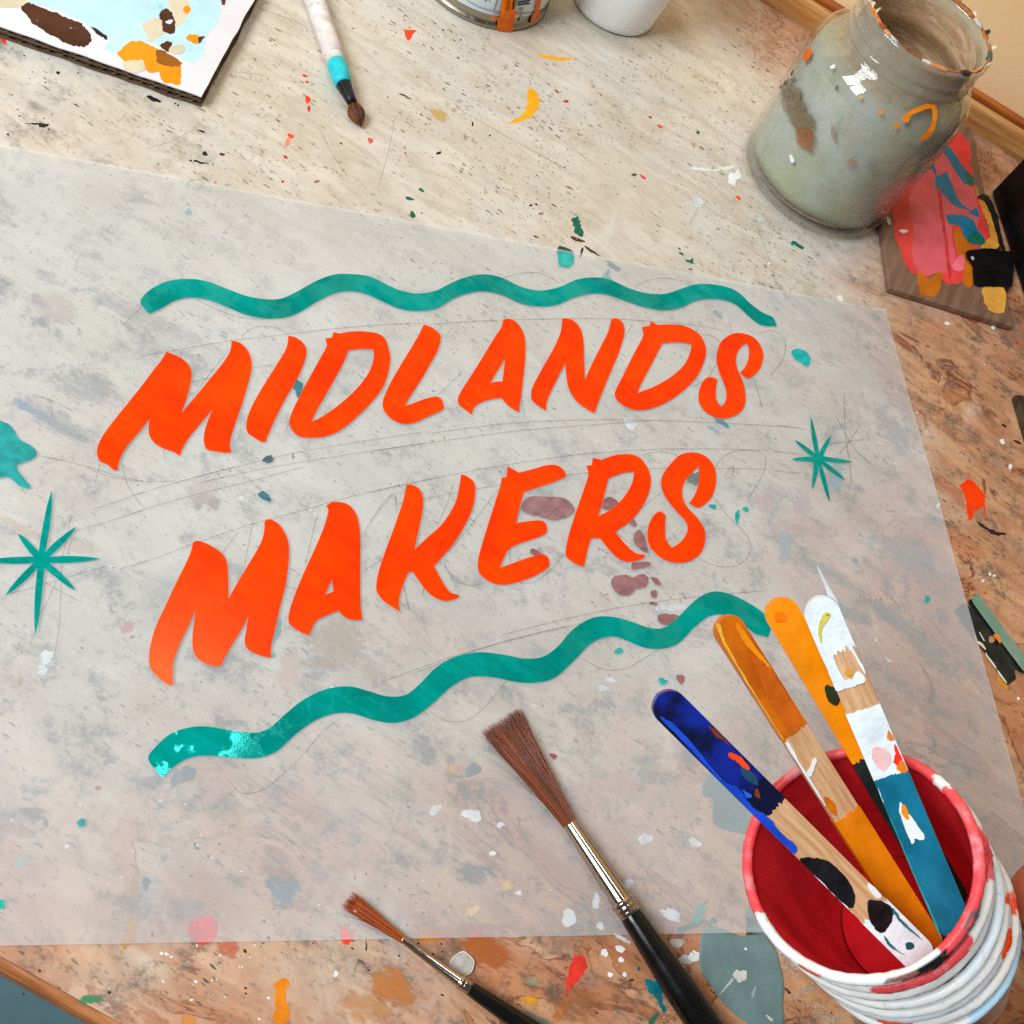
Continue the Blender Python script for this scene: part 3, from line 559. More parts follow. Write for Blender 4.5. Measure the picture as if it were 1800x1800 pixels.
def settle():
    for ch in sheet.children:
        if ch is film: continue
        for vv in ch.data.vertices: vv.co.z += ripple(vv.co)
ZL = ZS + .00008
def on_sheet(x, y, h): return tp(x, y, h)
LET = []
def letter(loops, name='letter', m=None, lab=None):
    o = plate(name, [spline(l, 6) for l in loops], m or MT['orange'], sheet, on_sheet, ZL, ZS + .00001, True)
    if lab: o['label'] = lab
    return o
A1 = crop(150, 450, 3); A2 = crop(650, 450, 2.4); A3 = crop(230, 820, 3.2727); A4 = C4
c = 1
letter([A1([(428, 503, c), (500, 535), (545, 575), (561, 625), (548, 700), (528, 770), (505, 832, c), (560, 765), (640, 668), (720, 570), (758, 512), (769, 475), (770, 446, c), (812, 455), (850, 488), (872, 535), (877, 590), (862, 660), (830, 770), (795, 870), (767, 960), (762, 1005), (773, 1032, c), (740, 1038), (690, 1030), (645, 1022), (628, 995), (625, 950), (638, 890), (670, 808, c), (602, 890), (545, 960), (512, 1015), (498, 1054, c), (460, 1030), (420, 1018), (370, 990), (340, 950), (333, 905), (338, 858, c), (290, 920), (230, 990), (190, 1050), (174, 1095), (172, 1125, c), (150, 1128), (115, 1098), (78, 1082), (62, 1045), (66, 1000), (90, 950), (140, 880), (220, 780), (300, 680), (360, 600), (400, 550)])], lab='orange painted letter M')
letter([A1([(1070, 420, c), (1110, 430), (1150, 460), (1166, 500), (1155, 560), (1115, 650), (1060, 745), (1005, 850), (970, 930), (957, 958), (955, 976, c), (930, 980), (890, 957), (858, 933), (848, 895), (862, 830), (900, 750), (960, 650), (1020, 555), (1055, 495), (1068, 450)])], lab='orange painted letter I')
letter([A1([(1265, 434, c), (1300, 430, c), (1308, 400, c), (1342, 408, c), (1400, 398), (1470, 397), (1540, 408), (1580, 435), (1597, 480), (1608, 540), (1598, 610), (1570, 690), (1510, 770), (1430, 850), (1350, 915), (1270, 950), (1190, 958), (1130, 952), (1095, 925), (1078, 890), (1077, 860), (1100, 800), (1150, 700), (1210, 590), (1260, 500), (1275, 468, c)]),
        A1([(1387, 498, c), (1450, 490), (1518, 492, c), (1521, 525), (1510, 580), (1475, 645), (1410, 720), (1330, 790), (1250, 845), (1195, 873, c), (1212, 830), (1260, 745), (1320, 640), (1365, 555)])], lab='orange painted letter D')
letter([A2([(228, 288, c), (260, 300), (292, 325), (299, 350), (285, 400), (250, 465), (205, 540), (165, 600), (148, 632, c), (190, 618), (240, 600), (285, 593), (305, 608), (310, 628), (316, 640, c), (295, 655), (240, 680), (190, 702), (140, 708), (95, 690), (65, 660), (54, 630), (62, 590), (90, 530), (130, 460), (170, 395), (205, 335)])], lab='orange painted letter L')
letter([A2([(563, 268, c), (590, 264), (620, 280), (645, 315), (656, 360), (656, 430), (648, 510), (640, 580), (633, 630), (630, 660, c), (595, 640), (568, 615), (556, 598, c), (510, 605), (465, 620), (440, 640), (430, 670, c), (405, 650), (380, 632), (371, 605), (385, 570), (430, 500), (480, 420), (525, 345), (555, 300)]), A2([(571, 432, c), (560, 528, c), (530, 530), (508, 537, c), (535, 490)])], lab='orange painted letter A')
letter([A2([(812, 262, c), (840, 264), (870, 280), (893, 315), (903, 370), (905, 440), (908, 520, c), (935, 460), (970, 390), (1005, 320), (1020, 265, c), (1040, 262), (1065, 278), (1075, 305), (1072, 340), (1050, 410), (1010, 505), (975, 590), (948, 663, c), (915, 645), (870, 610), (840, 560), (830, 510), (825, 452, c), (800, 500), (770, 560), (748, 610), (744, 652, c), (715, 635), (688, 612), (680, 585), (690, 545), (730, 470), (775, 390), (805, 320)])], lab='orange painted letter N')
letter([A2([(1148, 298, c), (1180, 295, c), (1186, 274, c), (1214, 290, c), (1270, 288), (1330, 295), (1385, 325), (1412, 365), (1419, 410), (1405, 460), (1375, 515), (1320, 570), (1255, 615), (1190, 642), (1130, 650), (1085, 638), (1050, 615), (1034, 590), (1040, 560), (1075, 490), (1115, 410), (1150, 345), (1153, 320, c)]), A2([(1235, 368, c), (1300, 363), (1357, 372, c), (1350, 410), (1325, 460), (1270, 510), (1200, 550), (1129, 577, c), (1150, 530), (1190, 455)])], lab='orange painted letter D')
letter([A2([(1500, 345), (1530, 328), (1570, 325), (1615, 340), (1645, 370), (1660, 410), (1655, 455), (1635, 490), (1605, 514), (1585, 512), (1562, 492, c), (1585, 465), (1598, 430), (1600, 395), (1590, 368, c), (1568, 382), (1550, 410), (1545, 445), (1555, 485), (1575, 530), (1585, 580), (1582, 630), (1555, 665), (1510, 683), (1465, 683), (1420, 660), (1395, 630), (1387, 595), (1395, 550), (1415, 518), (1440, 510), (1467, 520, c), (1461, 560), (1462, 602), (1482, 635, c), (1500, 615), (1505, 580), (1495, 540), (1475, 490), (1463, 440), (1468, 395), (1480, 365)])], lab='orange painted letter S')
letter([A3([(357, 435, c), (390, 427), (440, 445), (500, 480), (540, 520), (555, 570), (560, 650), (562, 762, c), (600, 690), (660, 590), (720, 490), (755, 420), (768, 360), (768, 318, c), (795, 302), (850, 330), (890, 390), (908, 450), (908, 550), (890, 680), (860, 800), (830, 930), (808, 1030), (805, 1102, c), (750, 1090), (690, 1065), (660, 1035), (655, 990), (665, 930), (675, 860, c), (640, 930), (580, 1030), (540, 1100), (520, 1148, c), (480, 1150), (420, 1130), (375, 1095), (355, 1040), (355, 960), (365, 880), (368, 828, c), (340, 900), (290, 1000), (255, 1090), (240, 1150), (240, 1255, c), (210, 1255), (160, 1215), (115, 1165), (104, 1110), (110, 1040), (140, 930), (190, 820), (250, 690), (310, 570), (345, 490)])], lab='orange painted letter M with a glossy foot')
letter([A3([(1125, 225, c), (1165, 203), (1240, 213), (1285, 255), (1308, 310), (1320, 400), (1320, 540), (1320, 680), (1322, 800), (1331, 884, c), (1260, 880), (1215, 855), (1195, 828, c), (1130, 855), (1070, 885), (1050, 915), (1025, 973, c), (980, 955), (920, 915), (906, 880), (915, 820), (950, 720), (1000, 600), (1060, 470), (1110, 350), (1133, 270), (1135, 248)]), A3([(1157, 650, c), (1165, 718, c), (1115, 738, c)])], lab='orange painted letter A')
letter([A4([(165, 237, c), (185, 235), (220, 252), (238, 285), (240, 340), (225, 420), (210, 490), (202, 530, c), (260, 475), (330, 410), (385, 320), (405, 240), (412, 190, c), (440, 198), (470, 225), (477, 270), (465, 340), (430, 420), (380, 500), (330, 560), (290, 605, c), (320, 660), (360, 720), (403, 735, c), (395, 750), (350, 762), (310, 755), (270, 730), (235, 690), (195, 632, c), (175, 632, c), (150, 690), (132, 760), (137, 812, c), (110, 795), (60, 760), (32, 720), (30, 680), (45, 610), (80, 510), (120, 400), (150, 310)])], lab='orange painted letter K')
letter([A4([(595, 205, c), (618, 200, c), (622, 152, c), (675, 182, c), (740, 165), (800, 148), (850, 150), (880, 175), (887, 200, c), (840, 222), (770, 245), (697, 270, c), (680, 330), (660, 410, c), (710, 402), (770, 398), (795, 412), (802, 440, c), (790, 462), (730, 485), (660, 510), (620, 540), (588, 612, c), (650, 590), (720, 565), (780, 552), (808, 570), (812, 605, c), (780, 630), (720, 660), (660, 680), (600, 690), (550, 680), (505, 650), (488, 610), (495, 550), (530, 430), (565, 320), (590, 240)])], lab='orange painted letter E')
letter([A4([(978, 150, c), (1003, 148, c), (1008, 114, c), (1048, 124, c), (1100, 105), (1160, 97), (1215, 110), (1250, 150), (1270, 200), (1265, 260), (1235, 330), (1180, 400), (1110, 448, c), (1150, 500), (1200, 545), (1243, 552, c), (1235, 570), (1180, 585), (1130, 575), (1085, 535), (1040, 478, c), (1000, 480, c), (985, 530), (968, 608, c), (930, 595), (890, 565), (886, 530), (900, 460), (935, 350), (970, 250), (988, 190)]), A4([(1080, 207, c), (1140, 185), (1195, 177, c), (1185, 230), (1150, 290), (1095, 345), (1033, 378, c), (1050, 320)])], lab='orange painted letter R')
letter([A4([(1370, 130), (1410, 98), (1460, 90), (1510, 102), (1550, 140), (1566, 190), (1562, 250), (1540, 300), (1500, 335), (1475, 338), (1442, 320, c), (1470, 280), (1487, 225), (1487, 152, c), (1450, 190), (1420, 230), (1413, 280), (1430, 330), (1475, 380), (1510, 430), (1517, 480), (1500, 540), (1450, 580), (1390, 590), (1330, 575), (1280, 535), (1257, 490), (1258, 430), (1280, 380), (1310, 357), (1338, 375, c), (1335, 420), (1338, 480), (1365, 522, c), (1410, 490), (1437, 440), (1425, 400), (1380, 350), (1335, 290), (1317, 240), (1325, 190)])], lab='orange painted letter S')
w1u = A1([(291, 247), (310, 205), (360, 165), (440, 130), (540, 120), (640, 132), (740, 170), (850, 210), (960, 228), (1040, 222), (1120, 185), (1220, 130), (1310, 98), (1400, 95), (1500, 108), (1600, 155)])
w1u += A2([(130, 145), (200, 158), (280, 145), (350, 110), (420, 85), (490, 77), (560, 92), (640, 130), (720, 145), (800, 130), (870, 100), (940, 90), (1010, 98), (1080, 130), (1160, 155), (1240, 160), (1310, 140), (1370, 122), (1440, 122), (1510, 135), (1560, 160), (1610, 205), (1660, 240), (1700, 258), (1717, 290, c)])
w1l = A1([(335, 303, c), (400, 275), (470, 235), (550, 218), (640, 228), (740, 265), (850, 310), (960, 328), (1060, 322), (1140, 290), (1230, 235), (1320, 195), (1400, 185), (1480, 200), (1580, 245)])
w1l += A2([(130, 222), (200, 230), (280, 220), (360, 175), (430, 152), (490, 148), (560, 165), (640, 200), (720, 212), (790, 205), (860, 175), (930, 158), (1000, 162), (1080, 190), (1160, 215), (1240, 228), (1310, 218), (1370, 190), (1430, 180), (1500, 188), (1550, 210), (1600, 255), (1650, 290), (1715, 296, c)])
letter([w1u + w1l[::-1]], 'wavy_line', MT['teal'], 'teal painted wavy line above the words')
CW = crop(200, 1020, 1.5)
w2u = CW([(91, 472), (110, 440), (150, 405), (200, 388), (250, 386), (310, 396), (370, 402), (410, 390), (450, 355), (500, 315), (560, 287), (620, 280), (670, 292), (720, 306), (770, 302), (810, 270), (850, 230), (900, 202), (960, 190), (1020, 195), (1080, 206), (1130, 202), (1170, 175), (1210, 130), (1260, 100), (1310, 96), (1360, 108), (1410, 125), (1450, 125), (1490, 95), (1530, 55), (1570, 32), (1610, 32), (1660, 52), (1705, 80), (1740, 110, c)])
w2l = CW([(128, 520, c), (160, 490), (200, 468), (250, 462), (320, 468), (380, 468), (430, 450), (480, 405), (530, 370), (580, 352), (630, 352), (690, 370), (740, 376), (790, 362), (840, 325), (890, 280), (940, 255), (1000, 256), (1060, 268), (1110, 270), (1160, 258), (1210, 215), (1260, 165), (1310, 148), (1350, 158), (1400, 178), (1450, 180), (1490, 165), (1530, 125), (1570, 95), (1610, 92), (1650, 110), (1690, 140), (1725, 150, c)])
letter([w2u + w2l[::-1]], 'wavy_line', MT['teal'], 'teal painted wavy line below the words')
def star(cx, cy, tips, w, r):
    n = len(tips); pts = []
    for i, (x, y) in enumerate(tips):
        L = math.hypot(x - cx, y - cy); ux, uy = (x - cx) / L, (y - cy) / L; px_, py_ = -uy, ux
        pts += [(cx + ux * L * .45 - px_ * w * .8, cy + uy * L * .45 - py_ * w * .8), (cx + ux * L * .8 - px_ * w * .5, cy + uy * L * .8 - py_ * w * .5), (x, y, 1), (cx + ux * L * .8 + px_ * w * .5, cy + uy * L * .8 + py_ * w * .5), (cx + ux * L * .45 + px_ * w * .8, cy + uy * L * .45 + py_ * w * .8)]
        x2, y2 = tips[(i + 1) % n]; L2 = math.hypot(x2 - cx, y2 - cy); bx, by = ux + (x2 - cx) / L2, uy + (y2 - cy) / L2; B = math.hypot(bx, by)
        pts.append((cx + bx / B * r, cy + by / B * r, 1))
    return pts
letter([star(72, 984, [(91, 862), (134, 926), (176, 982), (133, 1038), (62, 1116), (9, 1047), (-28, 986), (31, 937)], 7.5, 15)], 'star', MT['teal'], 'large eight pointed teal star at the left')
letter([star(1438, 806, [(1425, 732), (1461, 766), (1498, 812), (1486, 844), (1459, 883), (1428, 860), (1392, 807), (1397, 773)], 5, 10)], 'star', MT['teal'], 'small eight pointed teal star at the right')
# dried paint lumps touching the underside of the film, which print through it clearly
for k, (pts, c) in enumerate(CONTACT): plate('show_through', [pts], paint(c, .5, .15, 260, .1), sheet, on_sheet, ZS + .00002 + k * 4e-7, ZS - .0001)
# pencil construction lines
PL = [A1([(290, 527), (480, 495), (770, 446), (1000, 420), (1300, 385), (1600, 360), (1800, 352)]), A2([(240, 290), (400, 277), (560, 270), (820, 264), (1020, 265), (1200, 277), (1400, 295), (1500, 318)]), A1([(195, 371), (240, 320), (295, 275)]), A1([(580, 225), (680, 275), (800, 318), (900, 332), (1000, 328)]), A1([(820, 430), (860, 390), (930, 370), (1010, 380), (1075, 420)]),
      A1([(555, 668), (620, 650), (750, 620)]), A1([(870, 592), (990, 573)]), A1([(505, 832), (560, 760), (640, 640), (750, 505)]), A1([(505, 493), (510, 515), (500, 535)]), A1([(80, 1085), (50, 1200)]), A1([(1050, 930), (1075, 880)]), A1([(410, 1020), (422, 1075)]), A1([(0, 1110), (120, 1160), (300, 1188), (480, 1185)]),
      A1([(480, 1195), (800, 1110), (1200, 1020), (1800, 925)]), A1([(600, 1195), (1000, 1110), (1400, 1045), (1800, 985)]), A2([(240, 750), (600, 705), (1000, 690), (1400, 700), (1800, 722)]), A2([(0, 825), (240, 790), (600, 740), (900, 715), (1200, 692)]),
      A2([(560, 92), (640, 72), (720, 72), (800, 112)]), A2([(1115, 130), (1180, 102), (1250, 95), (1320, 110)]), A2([(1640, 325), (1700, 315), (1750, 350), (1745, 430), (1690, 505)]), A2([(1400, 330), (1450, 340), (1480, 365)]), A2([(1360, 550), (1420, 520), (1465, 450)]), A2([(1620, 520), (1640, 580), (1655, 640)]), A2([(285, 588), (330, 545), (390, 490)]), A2([(1075, 345), (1110, 285)]), A2([(640, 580), (645, 640), (655, 680)]),
      A3([(0, 170), (300, 80), (600, 0)]), A3([(0, 270), (300, 180), (700, 80), (1000, 0)]), A3([(0, 578), (200, 505), (400, 430), (700, 330), (1000, 250), (1200, 190), (1500, 118), (1800, 60)]), A3([(530, 490), (620, 372)]), A3([(650, 590), (700, 330)]), A3([(1000, 580), (1080, 250)]), A3([(1330, 410), (1400, 280), (1510, 155), (1530, 260)]), A3([(1330, 610), (1450, 530)]), A3([(1570, 690), (1600, 825)]), A3([(1675, 740), (1690, 680)]),
      A4([(0, 272), (300, 205), (600, 150), (900, 105), (1200, 80), (1500, 74), (1800, 80)]), A4([(100, 330), (400, 270), (700, 220), (1000, 180), (1300, 162), (1800, 165)]), A4([(0, 410), (50, 345), (105, 285), (118, 330)]), A4([(300, 430), (350, 320), (380, 225)]), A4([(350, 545), (450, 430), (540, 310), (590, 250)]), A4([(330, 575), (360, 640), (430, 690), (510, 685)]), A4([(660, 420), (690, 320), (730, 265)]), A4([(635, 600), (632, 540), (640, 500)]),
      A4([(680, 680), (740, 678), (820, 620), (880, 545)]), A4([(800, 385), (860, 330)]), A4([(1115, 445), (1160, 490), (1220, 520), (1280, 530)]), A4([(1225, 345), (1280, 300), (1320, 270)]), A4([(1230, 105), (1290, 88), (1360, 92), (1400, 110)]), A4([(1560, 300), (1620, 380), (1700, 460), (1722, 530), (1680, 590), (1610, 608), (1540, 595), (1490, 570)]), A4([(1560, 160), (1610, 100), (1700, 80), (1780, 100), (1780, 180), (1710, 300)]), A4([(1340, 490), (1385, 465)]), A4([(1600, 200), (1640, 150), (1640, 190), (1610, 210)]), A4([(150, 690), (178, 800)]), A4([(238, 740), (250, 690)]),
      A4([(600, 915), (900, 840), (1200, 780), (1500, 740), (1800, 715)]), CW([(300, 525), (340, 562), (400, 548), (480, 480), (550, 400), (600, 360)]), CW([(830, 345), (880, 372), (940, 365), (1000, 310), (1045, 250)]), CW([(1235, 205), (1290, 235), (1350, 232), (1400, 205), (1440, 180)]), CW([(700, 270), (900, 200), (1100, 145), (1300, 100)]), CW([(780, 250), (1000, 170), (1200, 120)]),
      [(1366, 747), (1418, 754)], [(1360, 793), (1412, 799)], [(1360, 827), (1412, 832)], [(1484, 692), (1486, 760), (1493, 810), (1497, 852)], [(1469, 731), (1500, 785), (1535, 819)], [(1512, 747), (1494, 775), (1476, 796)], [(1446, 783), (1490, 776), (1520, 772)],
      CL([(190, 180), (300, 215), (380, 250), (450, 290)]), CL([(310, 200), (318, 330)]), CL([(250, 560), (400, 590), (560, 630), (720, 680), (880, 712)]), CL([(580, 878), (700, 840), (880, 775)]), CL([(465, 1012), (620, 970), (890, 882)]), CL([(435, 915), (410, 1040), (380, 1190), (370, 1400), (360, 1600), (330, 1780)]), CL([(485, 1060), (440, 1070), (410, 1150)]), CL([(720, 1250), (890, 1195)]), CL([(50, 1400), (250, 1345), (450, 1285), (660, 1225)]), CL([(265, 1325), (380, 1390), (500, 1450)]), CL([(250, 1520), (300, 1420), (340, 1330)]), CL([(745, 560), (750, 650), (800, 780), (880, 880)]),
      crop(0, 240, 3)([(990, 270), (1000, 240), (1060, 232), (1065, 255), (1040, 285), (1010, 268)])]
LT = [crop(1380, 960, 8.18)(q) for q in ([(1075, 730), (1110, 620), (1150, 800)], [(1070, 720), (1150, 735)], [(1190, 690), (1240, 670)], [(1235, 660), (1225, 790)], [(1300, 740), (1290, 860)], [(1225, 775), (1350, 770)], [(1350, 780), (1380, 760), (1370, 810), (1350, 780)])]
for q in PL: line(q, 1.5, graph, sheet, ZS + .00006)
for q in LT: line(q, 1.2, graph2, sheet, ZS + .00006)
# strand of pale paint drawn across the film beside the sticks
splat_on = plate('paint_stroke', [spline(crop(1380, 960, 8.18)([(455, 262, 1), (510, 350), (600, 520), (700, 700), (760, 800), (825, 985), (805, 1015), (740, 930), (650, 830), (625, 740), (560, 560), (500, 420)]), 4)], worn(paint('#d3dde8', .4), .33), sheet, on_sheet, ZS + .0002, ZS + .00001)

settle()
# ================================================================== BRUSHES
def lathe_part(name, org, d, prof, m, parent, seg=28, flat=1., side=None): return revolve(name, prof, org, d, m, parent, seg, True, flat, side, (True, True))
def bristles(name, base, tipc, side, w0, w1, t0, t1, n, m, parent, tipj=.06, curve=.0, strays=6, seed=1, bulge=.0, tipround=0.):
    rng = random.Random(seed); d = tipc - base; L = d.length; a = d.normalized(); s = (side - a * side.dot(a)).normalized(); u = a.cross(s)
    if u.z < 0: u = -u
    v, f, sh = [], [], []
    for i in range(n + strays):
        st = i >= n
        q = rng.uniform(-1, 1); z = rng.uniform(-1, 1) * math.sqrt(max(0, 1 - q * q * .8))
        ln = (1 + rng.uniform(-tipj, tipj * .6)) * (1 - tipround * q * q)
        if st: ln *= rng.uniform(.7, 1.08); ex = rng.choice((-1, 1)) * rng.uniform(1.05, 1.55)
        hw = .00010 if not st else .00007
        col = rng.random() ** 1.3; jit = rng.uniform(-.05, .05)
        rows = 7; b0 = len(v)
        for k in range(rows + 1):
            t = k / rows; sp = t ** 1.15
            ww = (w0 + (w1 - w0) * sp + bulge * math.sin(math.pi * t)) * .5; tt = (t0 + (t1 - t0) * sp + bulge * .6 * math.sin(math.pi * t)) * .5
            qq = (q + jit * t * (2 if not st else 1)) if not st else ((q if t < .2 else q + (ex - q) * (t - .2) / .8))
            p = base + a * (L * ln * t) + s * (ww * qq) + u * (tt * z) + s * curve * t * t
            wd = hw * (1 - .75 * max(0, t - .6) / .4)
            v += [p - s * wd, p + s * wd * .9, p + u * wd * 1.6]; sh += [col] * 3
        for k in range(rows):
            b = b0 + 3 * k
            for (x, y) in ((0, 1), (1, 2), (2, 0)): f.append((b + x, b + y, b + 3 + y, b + 3 + x))
    o = mesh(name, v, f, m, parent, True); at = o.data.attributes.new('shade', 'FLOAT', 'POINT'); at.data.foreach_set('value', sh); return o
def core(name, base, tipc, side, w0, w1, t0, t1, m, parent, ln=.9):
    d = tipc - base; a = d.normalized(); s = (side - a * side.dot(a)).normalized(); u = a.cross(s); v, f = [], []; K = 16
    for k in range(9):
        t = k / 8 * ln; sp = t ** 1.15; ww = (w0 + (w1 - w0) * sp) * .46; tt = (t0 + (t1 - t0) * sp) * .4
        for i in range(K): g = 2 * math.pi * i / K; v.append(base + d * t + s * ww * math.cos(g) + u * tt * math.sin(g))
    for k in range(8):
        for i in range(K): j = (i + 1) % K; f.append((k * K + i, k * K + j, (k + 1) * K + j, (k + 1) * K + i))
    f += [tuple(range(K))[::-1], tuple(range(8 * K, 9 * K))]
    o = mesh(name, v, f, m, parent, True); at = o.data.attributes.new('shade', 'FLOAT', 'POINT'); at.data.foreach_set('value', [.25] * len(v)); return o
hm = hair_mat('#240902', '#b9561c', 'sable_hair'); hm2 = hair_mat('#7a2808', '#dc6a20', 'red_sable'); hm3 = hair_mat('#190d08', '#b9601e', 'stained_hair')
blackgloss = paint('#060606', .2, .1, 60, .05, 500, .15, spec=.35)

def brush(name, label, hair0, hair1, f0, f1, h1, zf, rf0, rf1, rh, hairargs, hmat, cat='paintbrush'):
    P0 = tp(*f0, zf[0]); P1 = tp(*f1, zf[1]); d = (P1 - P0).normalized(); L = (P1 - P0).length
    root = thing(name, tuple(P0 - ZZ * zf[0]), label, cat, None)
    side = d.cross(ZZ).normalized()
    T = tp(*hair0, hairargs['zt'])
    fp = [(rf0 * .96, 0), (rf0, .0004), (rf0 + (rf1 - rf0) * .84, L * .84)]
    r = rf1
    fp += [(r * .99, L * .855), (r * 1.10, L * .865), (r * 1.10, L * .885), (r * .94, L * .90), (r * 1.06, L * .915), (r * 1.06, L * .935), (r * .97, L * .95), (r, L * .965), (r, L)]
    lathe_part('ferrule', P0, d, fp, MT['chrome'], root)
    H = tp(*h1, zf[2]); dh = (H - P1).normalized(); LH = (H - P1).length
    hp = [(r * .9, -.002), (r * .97, 0), (r * 1.05, .002), (rh, LH * .30), (rh * 1.02, LH * .5), (rh * .8, LH * .8), (rh * .5, LH * .97), (rh * .2, LH)]
    lathe_part('handle', P1, dh, hp, blackgloss, root)
    ha = dict(hairargs); ha.pop('zt')
    bristles('bristles', P0 - d * -.001, T, side, m=hmat, parent=root, **ha)
    core('bristle_core', P0, T, side, ha['w0'], ha['w1'], ha['t0'], ha['t1'], hmat, root)
    return root
brush('paintbrush', 'large paintbrush with a fanned brown hair tuft and nickel ferrule across the sheet edge', (881, 1268), None, (1001, 1447), (1108, 1607), (1430, 2090), (.0040, .0050, .0062), .0026, .0038, .0054,
      dict(zt=.0025, w0=.0046, w1=.0172, t0=.0042, t1=.0016, n=800, tipj=.05, strays=14, seed=3), hm)
brush('paintbrush', 'thin liner paintbrush with a slim rust brown tuft beside the dried glue drop', (614, 1583), None, (706, 1650), (826, 1737), (1330, 2080), (.0028, .0034, .0046), .00105, .00215, .0036,
      dict(zt=.002, w0=.0020, w1=.0056, t0=.0018, t1=.0016, n=300, tipj=.10, strays=10, seed=8), hm2)
# paint-caked round brush at the top
root = thing('paintbrush', tuple(tp(604, 147)), 'white painted brush with turquoise collar and black ferrule lying below the paint tin', 'paintbrush')
P0, P1, P2 = tp(621, 185, .0042), tp(603, 146, .0046), tp(486, -200, .0050)
d = (P1 - P0).normalized(); L = (P1 - P0).length
lathe_part('ferrule', P0, d, [(.0022, 0), (.0026, L * .3), (.0035, L * .9), (.0037, L + .002)], paint('#16181c', .35, .2, 200), root)
dh = (P2 - P1).normalized(); LH = (P2 - P1).length
hw = NT('caked_handle'); hn = hw.noise(120, 5); hc = hw.mix(hw.mr(hn, .4, .62), '#e6e2df', '#cfc3ba'); hc = hw.mix(hw.mr(hw.noise(260, 4, .6, hw.map((1, 1, 1), 0, (2, 2, 2))), .6, .68, 0, .6), hc, '#9c7a62'); hw.set(Base_Color=hc, Roughness=.55); hw.bump(hn, .6, .001)
lathe_part('handle', P1, dh, [(.0037, 0), (.0042, .003), (.0046, .02), (.0049, .05), (.0049, .09), (.0045, LH)], hw.m, root)
collar = lathe_part('paint_collar', P1, dh, [(.0038, -.0012), (.0042, .0004), (.0045, .004), (.0047, .009), (.00465, .0125), (.0042, .0135)], paint('#28c4cd', .35, .12, 200, .5, 300), root)
for i, pp in enumerate([(.0011, .022, '#e0d3ce')]):
    lathe_part('paint_patch', P1, dh, [(.0044, pp[1] - .006), (.00485, pp[1] - .003), (.0049, pp[1] + .004), (.0044, pp[1] + .008)], paint(pp[2], .5, .1), root)
T = tp(635, 222, .0018); sd = d.cross(ZZ)
bristles('bristles', P0, T, sd, .0046, .0012, .0046, .0012, 260, hm3, root, .05, 0, 3, 5, bulge=.0042, tipround=.12)
core('bristle_core', P0, T, sd, .0048, .0044, .0048, .004, hm3, root, .8)

# ================================================================== CARDBOARD PALETTE
T1 = .0060
pc = tp(354, 170, T1); pl = tp(0, 46, T1); pt = tp(446, 0, T1)
d1 = (pl - pc).normalized(); d2 = (pt - pc).normalized()
card = thing('cardboard_palette', tuple((pc + d1 * .09 + d2 * .06) * Vector((1, 1, 0)).length / math.sqrt(2) if False else Vector(((pc + d1 * .09 + d2 * .06).x, (pc + d1 * .09 + d2 * .06).y, 0))), 'corrugated cardboard palette smeared with pale blue and orange paint', 'palette')
kraft = paint('#6e5642', .75, .2, 120); kraftl = paint('#8f7459', .75, .2, 150); liner = paint('#e3e1e6', .6, .03, 20, .1)
LX, LY = .19, .15
def cpt(a, b, z): return Vector(((pc + d1 * a + d2 * b).x, (pc + d1 * a + d2 * b).y, z))
def slab(name, z0, z1, m, jit):
    pts = []
    def edge(p, q, n):
        for i in range(n):
            t = i / n; x, y = p[0] + (q[0] - p[0]) * t, p[1] + (q[1] - p[1]) * t; w = jit * noise.noise((x * 90, y * 90, z0 * 900)); pts.append((x + w, y + w))
    edge((0, 0), (LX, 0), 60); edge((LX, 0), (LX, LY), 20); edge((LX, LY), (0, LY), 20); edge((0, LY), (0, 0), 60)
    return plate(name, [pts], m, card, lambda x, y, h: cpt(x, y, h), z1, z0)
slab('bottom_liner', .0003, .0008, kraft, .0008); slab('middle_liner', .0031, .0036, kraft, .0008); slab('top_liner', .0055, T1, [liner, kraft][0], .0006)
def flute(z0, z1, name):
    v, f = [], []; n = 150
    for i in range(n + 1):
        x = .0008 + (LX - .001) * i / n; z = (z0 + z1) / 2 + (z1 - z0) / 2 * math.sin(i * 2 * math.pi / 4.4)
        for y, k in ((.0007, 0), (LY - .001, 0)): v += [cpt(x, y, z), cpt(x, y, z - .00025)]
    for i in range(n): a = 4 * i; f += [(a, a + 4, a + 6, a + 2), (a + 1, a + 3, a + 7, a + 5), (a, a + 1, a + 5, a + 4)]
    return mesh(name, v, f, kraftl, card)
flute(.00095, .0030, 'flute_layer'); flute(.00375, .0054, 'flute_layer')
def on_card(x, y, h): return tp(x, y, h)
K1 = crop(0, 0, 3.6)
ZC = [T1 + .00003]
def csp(pts, m, n=4, j=1.2, name='paint_smear'):
    ZC[0] += .000008; return plate(name, [rag(jag(spline(K1(pts), n), j), 1.6, len(pts))], worn(m, .34), card, on_card, ZC[0], T1 + .00001)
sky = paint('#bfe6ef', .45, .05, 60); skyd = paint('#a9dfee', .4, .06, 60); sand = paint('#d9cdb2', .5, .06); cho = paint('#4a2413', .4, .2); org = paint('#f7960c', .4, .08, 60)
csp([(-500, -700), (1380, -700), (1400, -200), (1395, 60), (1375, 150), (1310, 220), (1290, 330), (1220, 400), (1130, 350), (1000, 290), (880, 260), (740, 330), (660, 300), (690, 245), (560, 160), (400, 80), (200, 20), (60, -20), (-400, -60)], sky, 5, 1.5)
csp([(-60, -20), (60, -30), (180, 10), (160, 40), (60, 50), (-20, 40)], sand); csp([(1080, -40), (1180, -20), (1200, 60), (1150, 150), (1010, 230), (950, 270), (930, 220), (900, 160), (960, 120), (1060, 90)], sand)
